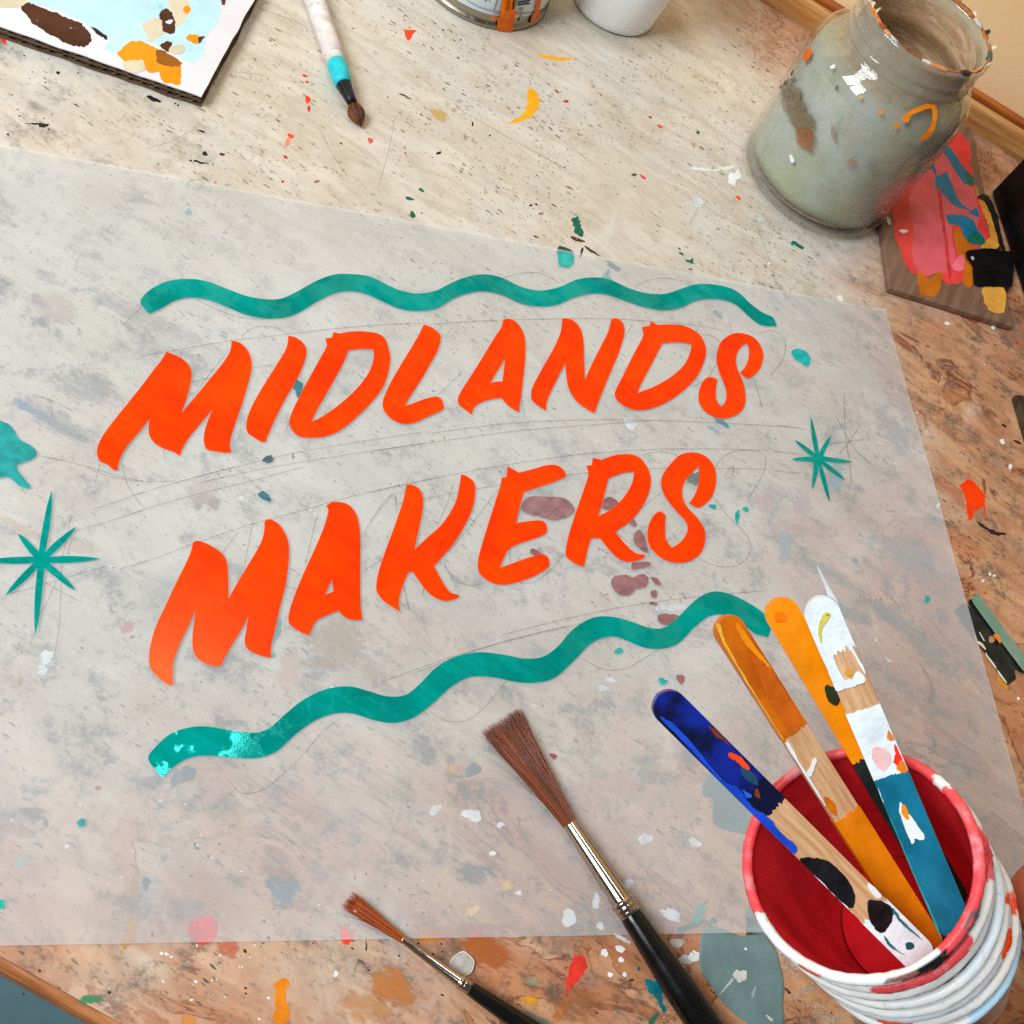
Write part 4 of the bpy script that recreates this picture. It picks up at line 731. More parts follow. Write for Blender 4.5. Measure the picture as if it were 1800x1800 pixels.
csp([(140, 50), (180, 15), (260, 45), (380, 95), (490, 135), (545, 180), (575, 245), (530, 295), (440, 280), (330, 225), (200, 140)], cho, 5, 2.2)
csp([(570, 165), (620, 190), (670, 230), (678, 252), (640, 230)], dk, 4, 1.5)
csp([(775, 300), (830, 262), (900, 262), (980, 300), (1060, 350), (1140, 400), (1138, 520), (1080, 530), (1020, 510), (1010, 460), (930, 450), (900, 375), (850, 400), (800, 395), (745, 340)], org, 5, 1.6)
csp([(985, 340), (1005, 310), (1080, 345), (1145, 390), (1135, 415), (1070, 420), (1000, 395)], paint('#9a5a12', .4, .15), 4, 1)
csp([(1008, 85), (1060, 55), (1090, 95), (1105, 140), (1100, 210), (1045, 205), (1020, 130)], cho, 4, 1.4)
csp([(1050, 130), (1090, 125), (1085, 150), (1058, 150)], paint('#cfe3e6', .4), 4, .8)
csp([(1155, 60), (1180, 35), (1205, 55), (1180, 88)], org, 4, .8); csp([(1180, 245), (1200, 220), (1255, 222), (1258, 275), (1215, 268)], org, 4, .8); csp([(1258, 235), (1292, 232), (1270, 270), (1258, 268)], brn, 4, .6)
csp([(1015, 290), (1045, 265), (1090, 270), (1065, 325), (1035, 310)], cho, 4, 1.6); csp([(1085, 290), (1150, 280), (1170, 320), (1110, 345), (1070, 320)], sand, 4, 1); csp([(780, 390), (890, 385), (920, 440), (850, 460), (785, 430)], sand, 4, 1)
csp([(1400, -10), (1430, -5), (1420, 25), (1405, 25)], paint('#6a2a1a', .5), 3, .6); csp([(1000, 30), (1025, 25), (1030, 60), (1010, 75)], skyd, 4, .8)

# ================================================================== PAINT TIN
tc = Vector((-.17, .514, 0)); TR = .0352
tin = thing('paint_tin', tuple(tc), 'small metal paint tin with a white paper label and orange drips', 'tin')
body = revolve('body', [(TR * .985, .0006), (TR + .0012, .0002), (TR + .0016, .0012), (TR + .0012, .0026), (TR + .0001, .0034), (TR, .0042), (TR, .078), (TR + .0012, .079), (TR + .0014, .081), (TR + .0006, .082), (TR - .003, .082), (TR - .0035, .078), (0, .078)], tc, ZZ, MT['tin'], tin, 96)
lab = revolve('label', [(TR + .00025, .0075), (TR + .0003, .0078), (TR + .0003, .072)], tc, ZZ, paint('#dfe9ef', .4, .03, 30, .05), tin, 96)
bvh_tin = BVHTree.FromPolygons([tc + Vector((math.cos(2 * math.pi * i / 128) * (TR + .0004), math.sin(2 * math.pi * i / 128) * (TR + .0004), z)) for z in (0, .08) for i in range(128)], [(i, (i + 1) % 128, 128 + (i + 1) % 128, 128 + i) for i in range(128)])
def drape(name, loops, m, parent, bvh, off, sub=3):
    """a thin skin of paint following a curved surface"""
    lo = loops; tess = tessellate_polygon([[Vector((x, y, 0)) for x, y in l] for l in lo]); fl = [p for l in lo for p in l]
    bm = bmesh.new(); vs = [bm.verts.new((x, y, 0)) for x, y in fl]
    for t in tess:
        try: bm.faces.new([vs[i] for i in t])
        except ValueError: pass
    for _ in range(sub): bmesh.ops.subdivide_edges(bm, edges=[e for e in bm.edges if e.calc_length() > 6], cuts=1)
    bmesh.ops.triangulate(bm, faces=bm.faces)
    for vv in bm.verts:
        dr = ray(vv.co.x, vv.co.y).normalized(); h = bvh.ray_cast(CAMP, dr)
        if h[0] is None: h = bvh.find_nearest(CAMP + dr * .5)[:2]
        nrm = h[1] if h[1].dot(dr) < 0 else -h[1]
        vv.co = h[0] + nrm * off
    bmesh.ops.recalc_face_normals(bm, faces=bm.faces)
    me = bpy.data.meshes.new(name); bm.to_mesh(me); bm.free(); me.materials.append(m); me.polygons.foreach_set('use_smooth', [True] * len(me.polygons))
    o = bpy.data.objects.new(name, me); COL.objects.link(o); o.parent = parent; o.matrix_parent_inverse = parent_inv(parent); return o
KT = crop(740, 0, 3.913)
odr = paint('#f07008', .3, .12, 200, .4, 200)
drape('paint_drip', [jag(spline(KT([(480, 100), (500, 95), (530, 105), (560, 90), (590, 50), (640, 50), (645, 90), (630, 140), (618, 205), (530, 205), (520, 165), (525, 125), (500, 118), (485, 112)]), 4), .6)], odr, tin, bvh_tin, .0006 + .0012)
drape('paint_drip', [jag(spline(KT([(790, -30), (825, -30), (815, 40), (810, 110), (780, 150), (745, 160), (755, 110), (780, 50)]), 4), .6)], odr, tin, bvh_tin, .0007)
drape('paint_drip', [jag(spline(KT([(585, -60), (665, -60), (650, 30), (610, 60), (575, 40)]), 4), .6)], paint('#a8742a', .4), tin, bvh_tin, .0006)
drape('paint_drip', [jag(spline(KT([(670, 60), (700, 55), (690, 90), (690, 150), (672, 150), (678, 95)]), 4), .4)], paint('#b9b09a', .4), tin, bvh_tin, .0006)
ink = paint('#23384f', .5)
drape('label_print', [[(x, y) for x, y in spline(KT([(318, -4), (400, 42), (500, 72), (620, 88), (760, 82), (880, 45)]), 6, False)] + [(x, y + 1) for x, y in spline(KT([(318, -4), (400, 42), (500, 72), (620, 88), (760, 82), (880, 45)]), 6, False)][::-1]], ink, tin, bvh_tin, .00045)
drape('label_print', [KT([(524, -5), (530, -5), (504, 68), (499, 68)])], ink, tin, bvh_tin, .00045)
for q in ([(664, 8), (748, -8), (748, 2), (664, 18)], [(662, 26), (745, 12), (745, 24), (660, 36)], [(586, 10), (640, 5), (635, 40), (590, 46)]): drape('label_print', [KT(q)], ink, tin, bvh_tin, .0005)
# the word at the bottom left of the label
fc = bpy.data.curves.new('word', 'FONT'); fc.body = 'may vary.'; fc.size = .0044; fc.extrude = .00002
tob = bpy.data.objects.new('word', fc); COL.objects.link(tob); bpy.context.view_layer.update()
wm = bpy.data.meshes.new_from_object(tob.evaluated_get(bpy.context.evaluated_depsgraph_get())); bpy.data.objects.remove(tob)
hit = bvh_tin.ray_cast(CAMP, ray(861, 2).normalized())[0]; a0 = math.atan2(hit.y - tc.y, hit.x - tc.x); x1 = max(q.co.x for q in wm.vertices)
for q in wm.vertices:
    a = a0 + (q.co.x - x1) / TR; r = TR + .0005 + q.co.z; q.co = tc + Vector((math.cos(a) * r, math.sin(a) * r, hit.z + q.co.y))
wm.materials.clear(); wm.materials.append(ink); wo = bpy.data.objects.new('label_print', wm); COL.objects.link(wo); wo.parent = tin; wo.matrix_parent_inverse = parent_inv(tin)

# ================================================================== WHITE CUP
cc = Vector((-.110, .5615, 0))
wc = thing('white_cup', tuple(cc), 'plain white tapered cup standing right of the paint tin', 'cup')
cupm = paint('#fafafa', .45, .02, 20, .05)
revolve('body', [(.021, .0022), (.0228, .0004), (.0240, .0012), (.0247, .004), (.0325, .075), (.0318, .075), (.0240, .006), (0, .005)], cc, ZZ, cupm, wc, 72)
revolve('rim', [(.0318, .0750), (.0320, .0762), (.0330, .0765), (.0337, .0755), (.0333, .0744), (.0324, .0742)], cc, ZZ, cupm, wc, 72)

# ================================================================== GLASS JAR
jc = Vector((.036, .532, 0)); JR = .0440
jar = thing('glass_jar', tuple(jc), 'cloudy glass jar of murky brush water with a paint crusted rim', 'jar')
def jar_mat():
    t = NT('clear_glass'); lw = t.n.new('ShaderNodeLayerWeight'); lw.inputs['Blend'].default_value = .5; fz = t.math('ADD', t.math('MULTIPLY', t.math('POWER', lw.outputs['Facing'], 5.), .9), .045)
    gl = t.n.new('ShaderNodeBsdfGlossy'); gl.inputs['Roughness'].default_value = .03; gl.inputs['Color'].default_value = (1, 1, 1, 1)
    tr = t.n.new('ShaderNodeBsdfTransparent'); tr.inputs[0].default_value = (.955, .96, .945, 1)
    df = t.n.new('ShaderNodeBsdfDiffuse'); t.put(df.inputs[0], lin('#b9b4a2'))
    h = t.mr(t.noise(1, 7, .7, t.map((80, 80, 30)), .6), .50, .72, .03, .2)
    sp = t.n.new('ShaderNodeSeparateXYZ'); t.l.new(t.co, sp.inputs[0]); h = t.math('ADD', h, t.mr(sp.outputs['Z'], .080, .086, 0, .28))
    m1 = t.n.new('ShaderNodeMixShader'); t.put(m1.inputs[0], h); t.l.new(tr.outputs[0], m1.inputs[1]); t.l.new(df.outputs[0], m1.inputs[2])
    m2 = t.n.new('ShaderNodeMixShader'); t.l.new(fz, m2.inputs[0]); t.l.new(m1.outputs[0], m2.inputs[1]); t.l.new(gl.outputs[0], m2.inputs[2]); t.l.new(m2.outputs[0], t.out.inputs[0]); return t.m
def coat_mat():
    t = NT('paint_water_film'); sp = t.n.new('ShaderNodeSeparateXYZ'); t.l.new(t.co, sp.inputs[0]); z = sp.outputs['Z']
    n = t.noise(28, 5, .6, None, .6); n2 = t.noise(1, 6, .65, t.map((70, 70, 18)), .6)
    c = t.mix(t.mr(n, .35, .66), '#b3bcae', '#ccd2cf')
    c = t.mix(t.mr(t.noise(16, 3, .5, t.map((1, 1, 1), 0, (4, 4, 4))), .46, .68, 0, .7), c, '#b4ba90')
    c = t.mix(t.mr(n2, .52, .7, 0, .5), c, '#e2e5e1')
    c = t.mix(t.mr(z, .074, .082), c, t.mix(t.mr(n2, .35, .62), '#9c8f74', '#c4baa0'))
    c = t.mix(t.mr(t.math('ADD', z, t.math('MULTIPLY', n, .006)), .017, .008), c, '#64544a')
    al = t.mr(z, .066, .083, .96, .42); al = t.math('SUBTRACT', al, t.mr(n2, .5, .72, 0, .25))
    t.set(Base_Color=c, Roughness=.4, Alpha=al, Specular_IOR_Level=.3); return t.m
jm = jar_mat()
outer = [(0, .0008), (.036, .0008), (.0395, .0006), (.0425, .0018), (.0438, .0045), (JR, .009), (JR, .066), (.0436, .0705), (.0420, .0752), (.0392, .0790), (.0352, .0818), (.0336, .0834), (.0334, .0850), (.0346, .0862), (.0347, .0874), (.0337, .0886), (.0336, .0905), (.0343, .0914), (.0343, .0924), (.0336, .0934), (.0337, .0975), (.0345, .0988), (.0345, .1002), (.0335, .1012)]
inner = [(.0315, .1012), (.0306, .1000), (.0306, .0850), (.0318, .0825), (.0365, .0785), (.0400, .0735), (.0416, .0690), (.0420, .066), (.0420, .009), (.040, .0055), (0, .005)]
revolve('glass', outer + inner, jc, ZZ, jm, jar, 112)
revolve('paint_film', [(0, .0060), (.036, .0060), (.0398, .0068), (.0414, .0095), (.0416, .014), (.0416, .066), (.0410, .0694), (.0389, .0738), (.0356, .0783), (.0311, .0821), (.0299, .0848), (.0299, .0985)], jc, ZZ, coat_mat(), jar, 96)
wtm = NT('murky_water'); wtm.set(Base_Color=wtm.mix(wtm.mr(wtm.noise(24, 5), .35, .65), '#8d9282', '#aaa893'), Roughness=.12)
revolve('water', [(0, .0076), (.0375, .0084), (.0395, .012), (.0398, .056), (0, .056)], jc, ZZ, wtm.m, jar, 72)
resm = NT('dried_residue'); rn_ = resm.noise(1, 6, .6, resm.map((50, 50, 260)), 1.5)
resm.set(Base_Color=resm.mix(resm.mr(rn_, .35, .66), '#bd9068', '#dcbf9c'), Roughness=.55, Alpha=.88)
revolve('residue', [(.0398, .0572), (.0399, .066), (.0394, .0690), (.0379, .0734), (.0346, .0780), (.0301, .0820), (.0290, .0848), (.0290, .0960)], jc, ZZ, resm.m, jar, 72)
jp = [(r, s) for r, s in outer]
SEG = 160
bvh_jar = BVHTree.FromPolygons([jc + Vector((math.cos(2 * math.pi * i / SEG) * r, math.sin(2 * math.pi * i / SEG) * r, s)) for r, s in jp for i in range(SEG)],
                               [(k * SEG + i, k * SEG + (i + 1) % SEG, (k + 1) * SEG + (i + 1) % SEG, (k + 1) * SEG + i) for k in range(len(jp) - 1) for i in range(SEG)])
KJ = crop(1200, 0, 3)
def jmark(pts, m, j=.6, off=.0004, n=4, name='paint_mark', sub=3): return drape(name, [jag(spline(KJ(pts), n), j)], m, jar, bvh_jar, off, sub)
def jstain(cx, cy, rx, ry, ang, c, thr=.5, st=.8, ns=260):
    rings = (.35, .62, .82, 1.); n = 22; pts = [(cx, cy)]; fd = [1.]; f = []
    for k, q in enumerate(rings):
        pts += blob(cx, cy, rx * q, ry * q, ang, .16, 5, n); fd += [(.92, .7, .36, 0)[k]] * n
    v = []
    for x, y in pts:
        dr = ray(x, y).normalized(); h = bvh_jar.ray_cast(CAMP, dr)
        if h[0] is None: h = bvh_jar.find_nearest(CAMP + dr * .5)[:2]
        v.append(h[0] + (h[1] if h[1].dot(dr) < 0 else -h[1]) * .0003)
    for i in range(n):
        j = (i + 1) % n; f.append((0, 1 + i, 1 + j))
        for k in range(3): f.append((1 + k * n + i, 1 + (k + 1) * n + i, 1 + (k + 1) * n + j, 1 + k * n + j))
    o = mesh('stain', v, f, smudge_mat(c, ns, thr, st, False), jar, True); a = o.data.attributes.new('fade', 'FLOAT', 'POINT'); a.data.foreach_set('value', fd)
jstain(1402, 195, 26, 62, -22, '#7b6a50', .38, .85); jstain(1417, 245, 22, 30, -20, '#9a5f35', .45, .9); jstain(1392, 165, 20, 40, -20, '#8a7d66', .5, .7); jstain(1466, 235, 7, 22, -5, '#9a8466', .55, .7); jstain(1497, 285, 14, 9, 20, '#a9835f', .5, .7); jstain(1535, 295, 14, 14, 0, '#8f9590', .55, .7)
jor = paint('#f78a10', .35, .06)
jmark([(1150, 625), (1165, 612), (1190, 590), (1240, 565), (1290, 546), (1325, 552), (1337, 590), (1335, 640), (1320, 690), (1290, 725), (1255, 735), (1252, 718), (1285, 690), (1308, 650), (1312, 600), (1300, 572), (1250, 588), (1200, 610), (1188, 642), (1160, 640)], jor, .4, .0006, 5)
jmark([(1115, 660), (1130, 645), (1140, 660), (1130, 676), (1117, 674)], jor); jmark([(640, 290), (660, 262), (683, 260), (680, 290), (658, 320), (640, 318)], paint('#e0640c', .4), .5); jmark([(930, 510), (950, 505), (948, 520), (932, 522)], paint('#c9a030', .4)); jmark([(1032, 585), (1055, 582), (1050, 598), (1035, 598)], jor)
jmark([(566, 815), (580, 820), (592, 850), (575, 855)], whp); jmark([(780, 352), (805, 340), (800, 358), (785, 362)], whp); jmark([(988, 300), (1000, 303), (1036, 330), (1022, 332)], whp, .3)
jmark([(573, 395), (583, 370), (586, 372), (580, 400)], dk, .3)
# crust round the mouth
rng = random.Random(11)
cols = ['#d77a1e', '#c9c3b6', '#8a4a2c', '#c98a5a', '#3a2a22', '#b9c6bd', '#a85a30', '#e6e0d2', '#4c5a52', '#b0682f']
crm = [paint(q, .45, .2, 300, .6, 400) for q in cols]
a0 = 0
while a0 < 360:
    w = rng.uniform(6, 26); v, f = [], []; n = max(4, int(w / 2)); m = rng.choice(crm); ro_ = rng.uniform(-.0004, .0007); zz = rng.uniform(-.0002, .0006)
    for i in range(n + 1):
        a = rad(a0 - 1 + w * i / n * 1.12); tapr = .25 + .75 * math.sin(math.pi * (i + .3) / (n + .6)) ** .35
        for k in range(8):
            g = 2 * math.pi * k / 8; rr = .0325 + math.cos(g) * (.0011 + ro_) * tapr * (1 + .5 * noise.noise((a * 9, k, 0))); z = .1010 + math.sin(g) * (.0006 + zz) * tapr * (1 + .5 * noise.noise((a * 9, k, 5)))
            v.append(jc + Vector((math.cos(a) * rr, math.sin(a) * rr, z)))
    for i in range(n):
        for k in range(8): q = (k + 1) % 8; f.append((i * 8 + k, i * 8 + q, (i + 1) * 8 + q, (i + 1) * 8 + k))
    f += [tuple(range(8))[::-1], tuple(range(n * 8, n * 8 + 8))]
    mesh('paint_crust', v, f, m, jar, True); a0 += w
# peeling flakes on the rim
for i in range(17):
    a = rng.uniform(0, 6.28) if i > 7 else rad([20, 45, 60, 78, 160, 175, 190, 205][i]); b = jc + Vector((math.cos(a) * .0328, math.sin(a) * .0328, .1012)); tn = Vector((-math.sin(a), math.cos(a), 0)); on = Vector((math.cos(a), math.sin(a), 0))
    L = rng.uniform(.002, .0048); h = rng.uniform(.0012, .004); o1 = on * rng.uniform(-.002, .0025)
    v = [b - tn * L * .5, b + tn * L * .5, b + tn * L * .3 + ZZ * h + o1, b - tn * L * .1 + ZZ * h * .8 + o1 * 1.3]; th = on * .00025
    mesh('paint_flake', v + [q + th for q in v], [(0, 1, 2, 3), (7, 6, 5, 4), (0, 4, 5, 1), (1, 5, 6, 2), (2, 6, 7, 3), (3, 7, 4, 0)], rng.choice([crm[1], crm[5], crm[7], crm[4], crm[3]]), jar)

# ================================================================== WOODEN PALETTE BOARD
TB = .0042
bl, br, tr = tp(1564, 506, TB), tp(1782, 574, TB), tp(1722, 236, TB)
ux = (br - bl).normalized(); uy = ZZ.cross(ux)
BW = (br - bl).length; BH = .158
pal = thing('wooden_palette', tuple(Vector((bl.x, bl.y, 0)) + ux * BW / 2 + uy * BH / 2), 'thin wooden board thick with pink red and blue paint behind the jar', 'palette')
wm_ = wood_mat('dark_plank', '#8b6a54', '#6b4c3a', 220, 22, -math.atan2(ux.y, ux.x), .6, .5)
box('board', Vector((bl.x, bl.y, .0004)), ux * BW, uy * BH, ZZ * (TB - .0004), wm_, pal, .0009)
KB = crop(1200, 0, 3); KB2 = crop(1660, 220, 5)
ZB = [TB + .0001]
def bsp(pts, m, k=KB, j=.8, th=.00002, n=4, name='paint_smear'):
    ZB[0] += .000012; return plate(name, [rag(jag(spline(k(pts), n), j), 1.3, len(pts))], worn(m, .32) if th < .0005 else m, pal, on_card, ZB[0] + th, TB - .0001)
bsp([(1320, 860), (1440, 690), (1480, 720), (1520, 790), (1515, 860), (1560, 1040), (1620, 1260), (1560, 1290), (1500, 1400), (1480, 1480), (1400, 1500), (1340, 1440), (1280, 1460), (1200, 1430), (1160, 1350), (1120, 1230), (1100, 1080), (1150, 1010), (1230, 930)], paint('#e8433f', .4, .08, 60, .4, 200), j=1.2)
bsp([(1290, 890), (1400, 760), (1480, 900), (1530, 990), (1560, 1130), (1540, 1200), (1420, 1180), (1440, 1400), (1330, 1440), (1280, 1450), (1215, 1380), (1215, 1200), (1190, 1050), (1230, 960)], paint('#e2606a', .4, .08, 80, .4, 200), j=1.2)
bsp([(1440, 690), (1490, 730), (1520, 800), (1508, 900), (1470, 850), (1420, 780), (1390, 740)], paint('#f23f38', .35), j=.8)
bsp([(1240, 1430), (1300, 1470), (1360, 1430), (1365, 1490), (1335, 1560), (1260, 1555), (1245, 1500)], paint('#c4690f', .4)); bsp([(1430, 1200), (1470, 1220), (1530, 1290), (1530, 1420), (1525, 1510), (1480, 1500), (1475, 1400), (1440, 1300)], paint('#c86a0e', .4))
bsp([(1560, 1060), (1600, 1070), (1640, 1160), (1670, 1300), (1570, 1310), (1620, 1250), (1600, 1160)], paint('#dd9a3a', .4))
bl_ = paint('#0f78a0', .35, .1, 120); tg = paint('#176a5c', .35, .1, 120)
bsp([(1355, 770), (1375, 755), (1420, 790), (1480, 880), (1530, 940), (1535, 970), (1490, 970), (1440, 900), (1400, 840)], bl_); bsp([(1240, 890), (1270, 850), (1310, 815), (1330, 850), (1310, 890), (1270, 905), (1245, 905)], tg)
bsp([(1310, 870), (1330, 880), (1345, 930), (1390, 905), (1420, 970), (1450, 1040), (1510, 1105), (1555, 1100), (1558, 1145), (1500, 1110), (1430, 1080), (1370, 1020), (1340, 990), (1330, 930)], bl_)
bsp([(1390, 1140), (1430, 1130), (1520, 1150), (1545, 1190), (1595, 1270), (1540, 1285), (1490, 1250), (1460, 1190), (1405, 1180)], bl_); bsp([(1540, 1220), (1570, 1235), (1600, 1280), (1540, 1290), (1500, 1265)], tg)
bsp([(1488, 900), (1510, 910), (1535, 940), (1535, 975), (1505, 970)], tg); bsp([(345 * 0 + 1585, 1515), (1695, 1515), (1695, 1640), (1650, 1652), (1605, 1620)], paint('#e5a646', .4), j=1)
bsp([(1075, 1140), (1092, 1150), (1098, 1185), (1080, 1180)], whp); bsp([(1140, 1215), (1165, 1210), (1188, 1220), (1165, 1230)], whp)
bsp([(1540, 980), (1560, 1000), (1570, 1050), (1555, 1040)], paint('#c98a4a', .4))
bsp([(290, 640), (320, 610), (370, 615), (420, 680), (470, 800), (500, 960), (540, 1100), (500, 1090), (460, 960), (400, 760), (350, 665)], paint('#1c1b1b', .5), KB2, .6)
bsp([(190, 1140), (205, 1105), (300, 1090), (420, 1085), (540, 1110), (610, 1130), (600, 1400), (560, 1420), (400, 1415), (270, 1405), (255, 1330), (240, 1240)], paint('#0b0b0c', .3, .1, 90, .3), KB2, .6, .0008)
bsp([(230, 1160), (250, 1155), (262, 1180), (245, 1188)], paint('#b5bcc0', .4), KB2, .3, .0012)  # glint on the black blotch's left edge, painted as a pale grey patch
bsp([(1480, 1340), (1440, 1370), (1420, 1420), (1470, 1430), (1485, 1390)], paint('#ef6f84', .4)); bsp([(1350, 1030), (1362, 1030), (1415, 1420), (1400, 1440), (1385, 1300)], paint('#cf3238', .4))

# ================================================================== BLACK CASE
b0 = tp(1741, 338); b1 = tp(1797, 520); bx = (b1 - b0).normalized(); by = ZZ.cross(bx)
if by.x < 0: by = -by
case = thing('black_case', tuple(b0 + bx * .06 + by * .05), 'glossy black box standing at the right end of the table', 'box')
blk = paint('#08080a', .32, .1, 60, .1)
body_c = box('shell', b0 + ZZ * .0003, bx * .142, by * .10, ZZ * .064, blk, case, .0016)
box('lid', b0 + ZZ * .0646 - bx * .0014 - by * .0006, bx * .1428, by * .1012, ZZ * .012, blk, case, .003)
lq = b0 + bx * .030 - by * .0016 + ZZ * .040
box('latch', lq, bx * .010, by * .0018, ZZ * .012, paint('#b9bec2', .3, .1), case, .0006)

# dark offcut at the right edge
q0 = tp(1786, 694, .004); q1 = tp(1800, 742, .004)
dq = (q1 - q0).normalized(); off = thing('wood_offcut', tuple(Vector((q0.x, q0.y, 0)) + dq * .02), 'dark stained wooden offcut at the right edge of the photo', 'offcut')
sidev = ZZ.cross(dq); sidev = sidev if sidev.x > 0 else -sidev
sd2 = (tp(1830, 700) - tp(1786, 694)).normalized()
box('block', Vector((q0.x, q0.y, .0003)), dq * .05, sd2 * .03, ZZ * .0040, wood_mat('smoked_wood', '#4a3b30', '#2a211b', 260, 40, 0, .5), off, .0004)

# ================================================================== RAZOR BLADE
KR = crop(1620, 1000, 7.5)
rz = thing('razor_blade', tuple(tp(1745, 1130)), 'steel single edge razor blade half slid under the right edge of the sheet', 'blade')
bld = NT('blade_steel'); bld.set(Base_Color=bld.mix(bld.mr(bld.noise(160, 4), .4, .7), '#27302f', '#3a4442'), Metallic=.7, Roughness=.38)
plate('blade', [spline(KR([(612, 425, 1), (640, 515, 1), (585, 470, 1), (560, 450, 1), (430, 545, 1), (560, 735, 1), (800, 1065, 1), (1140, 1528, 1), (1250, 1440, 1), (1225, 1350), (1240, 1325), (1275, 1350, 1), (1340, 1382, 1), (1440, 1320, 1), (690, 370, 1)]), 2)], bld.m, rz, on_card, .00062, .00025)
sp_ = NT('green_grey_spine'); sp_.set(Base_Color=sp_.mix(sp_.mr(sp_.noise(50, 3), .4, .6), '#9aa59c', '#6f9a86'), Metallic=.2, Roughness=.35)
plate('spine', [spline(KR([(735, 335), (690, 360), (662, 400), (690, 465, 1), (1010, 905, 1), (1340, 1345, 1), (1470, 1280, 1), (1100, 800, 1), (770, 360)]), 3)], sp_.m, rz, on_card, .0014, .00064)
for pts, m in [([(895, 895), (925, 885), (962, 910), (965, 950), (920, 978), (885, 945)], paint('#b98a68', .4)), ([(945, 880), (985, 855), (1030, 890), (1048, 940), (1035, 985), (1000, 940)], paint('#e8821a', .3)), ([(715, 930), (745, 950), (800, 980), (845, 1050), (835, 1065), (780, 1010), (730, 975)], paint('#e8d8c0', .4)), ([(690, 850), (715, 890), (745, 950), (715, 950), (690, 900)], paint('#d8718a', .4)),
               ([(760, 840), (772, 842), (828, 940), (818, 945)], whp), ([(850, 1100), (870, 1140), (930, 1215), (985, 1300), (975, 1310), (900, 1215), (845, 1140)], paint('#efe6d8', .4)), ([(1000, 1330), (1030, 1365), (1120, 1490), (1110, 1500), (1020, 1385)], whp)]:
    plate('paint_fleck', [spline(KR(pts), 3)], m, rz, on_card, .00080 if m != CACHE.get('x') and pts[0][0] != 945 else .0017, .0006)

# ================================================================== CUP STACK HELD IN THE HAND
P0 = dp(1507, 1508, .272); rh = ray(1507, 1508).normalized(); idir = (RT * .62 - UP * .78)
idir = (idir - rh * idir.dot(rh)).normalized()
AL = rad(22); AX = (rh * math.cos(AL) + idir * math.sin(AL)).normalized()
E1 = (RT - AX * RT.dot(AX)).normalized(); E2 = AX.cross(E1)      # image right / image down in the rim plane
if E2.dot(-UP) < 0: E2 = -E2
RR = .0285
NC = 8; PIT = .0080
def cup_profile(): return 0
cw = NT('paper_cup_white'); n_ = cw.noise(60, 4); cw.set(Base_Color=cw.mix(cw.mr(n_, .42, .62), '#efeeea', '#cfe3ee'), Roughness=.38); cw.bump(cw.noise(200, 3), .15, .0006)
cw2 = NT('paper_cup_cream'); n_ = cw2.noise(50, 4); cw2.set(Base_Color=cw2.mix(cw2.mr(n_, .45, .7), '#f0eee8', '#dfe6e8'), Roughness=.4); cw2.bump(cw2.noise(200, 3), .15, .0006)
redin = paint('#e22c35', .22, .18, 40, .12, 120, .0, spec=.25); pink = paint('#ef4d52', .4, .1, 120, .35, 250); bkp = paint('#141416', .4, .2, 200); gry = paint('#5d6468', .4, .2, 150); ogr = paint('#f84a12', .4, .06); ltb = paint('#b9dff0', .4, .08, 100); brp = paint('#8d5a50', .4, .2)
PAL = [cw.m, redin, pink, bkp, gry, ogr, ltb, brp, cw2.m]
WHT, RIN, PNK, BLK, GRY, OGR, LTB, BRP, CRM = range(9)
RIMC = [lin(q) for q in ('#e3edf2', '#dc1f28', '#ef4d52', '#141416', '#5d6468', '#f84a12', '#b4dcf0', '#8d5a50', '#efeee9')]
def rim_mat():
    t = NT('daubed_rim'); a = t.n.new('ShaderNodeAttribute'); a.attribute_name = 'paint'; n1 = t.noise(130, 5, .65); n2 = t.noise(420, 4)
    c_ = t.mix(t.mr(n1, .5, .72, 0, .28), a.outputs['Color'], '#d8e6ee'); c_ = t.mix(t.mr(n2, .60, .74, 0, .35), c_, '#8f8a84')
    t.set(Base_Color=c_, Roughness=t.mr(n1, .3, .7, .28, .5), Specular_IOR_Level=.35); t.bump(t.math('ADD', n1, t.math('MULTIPLY', n2, .5)), .4, .0009); return t.m
RIMM = rim_mat()
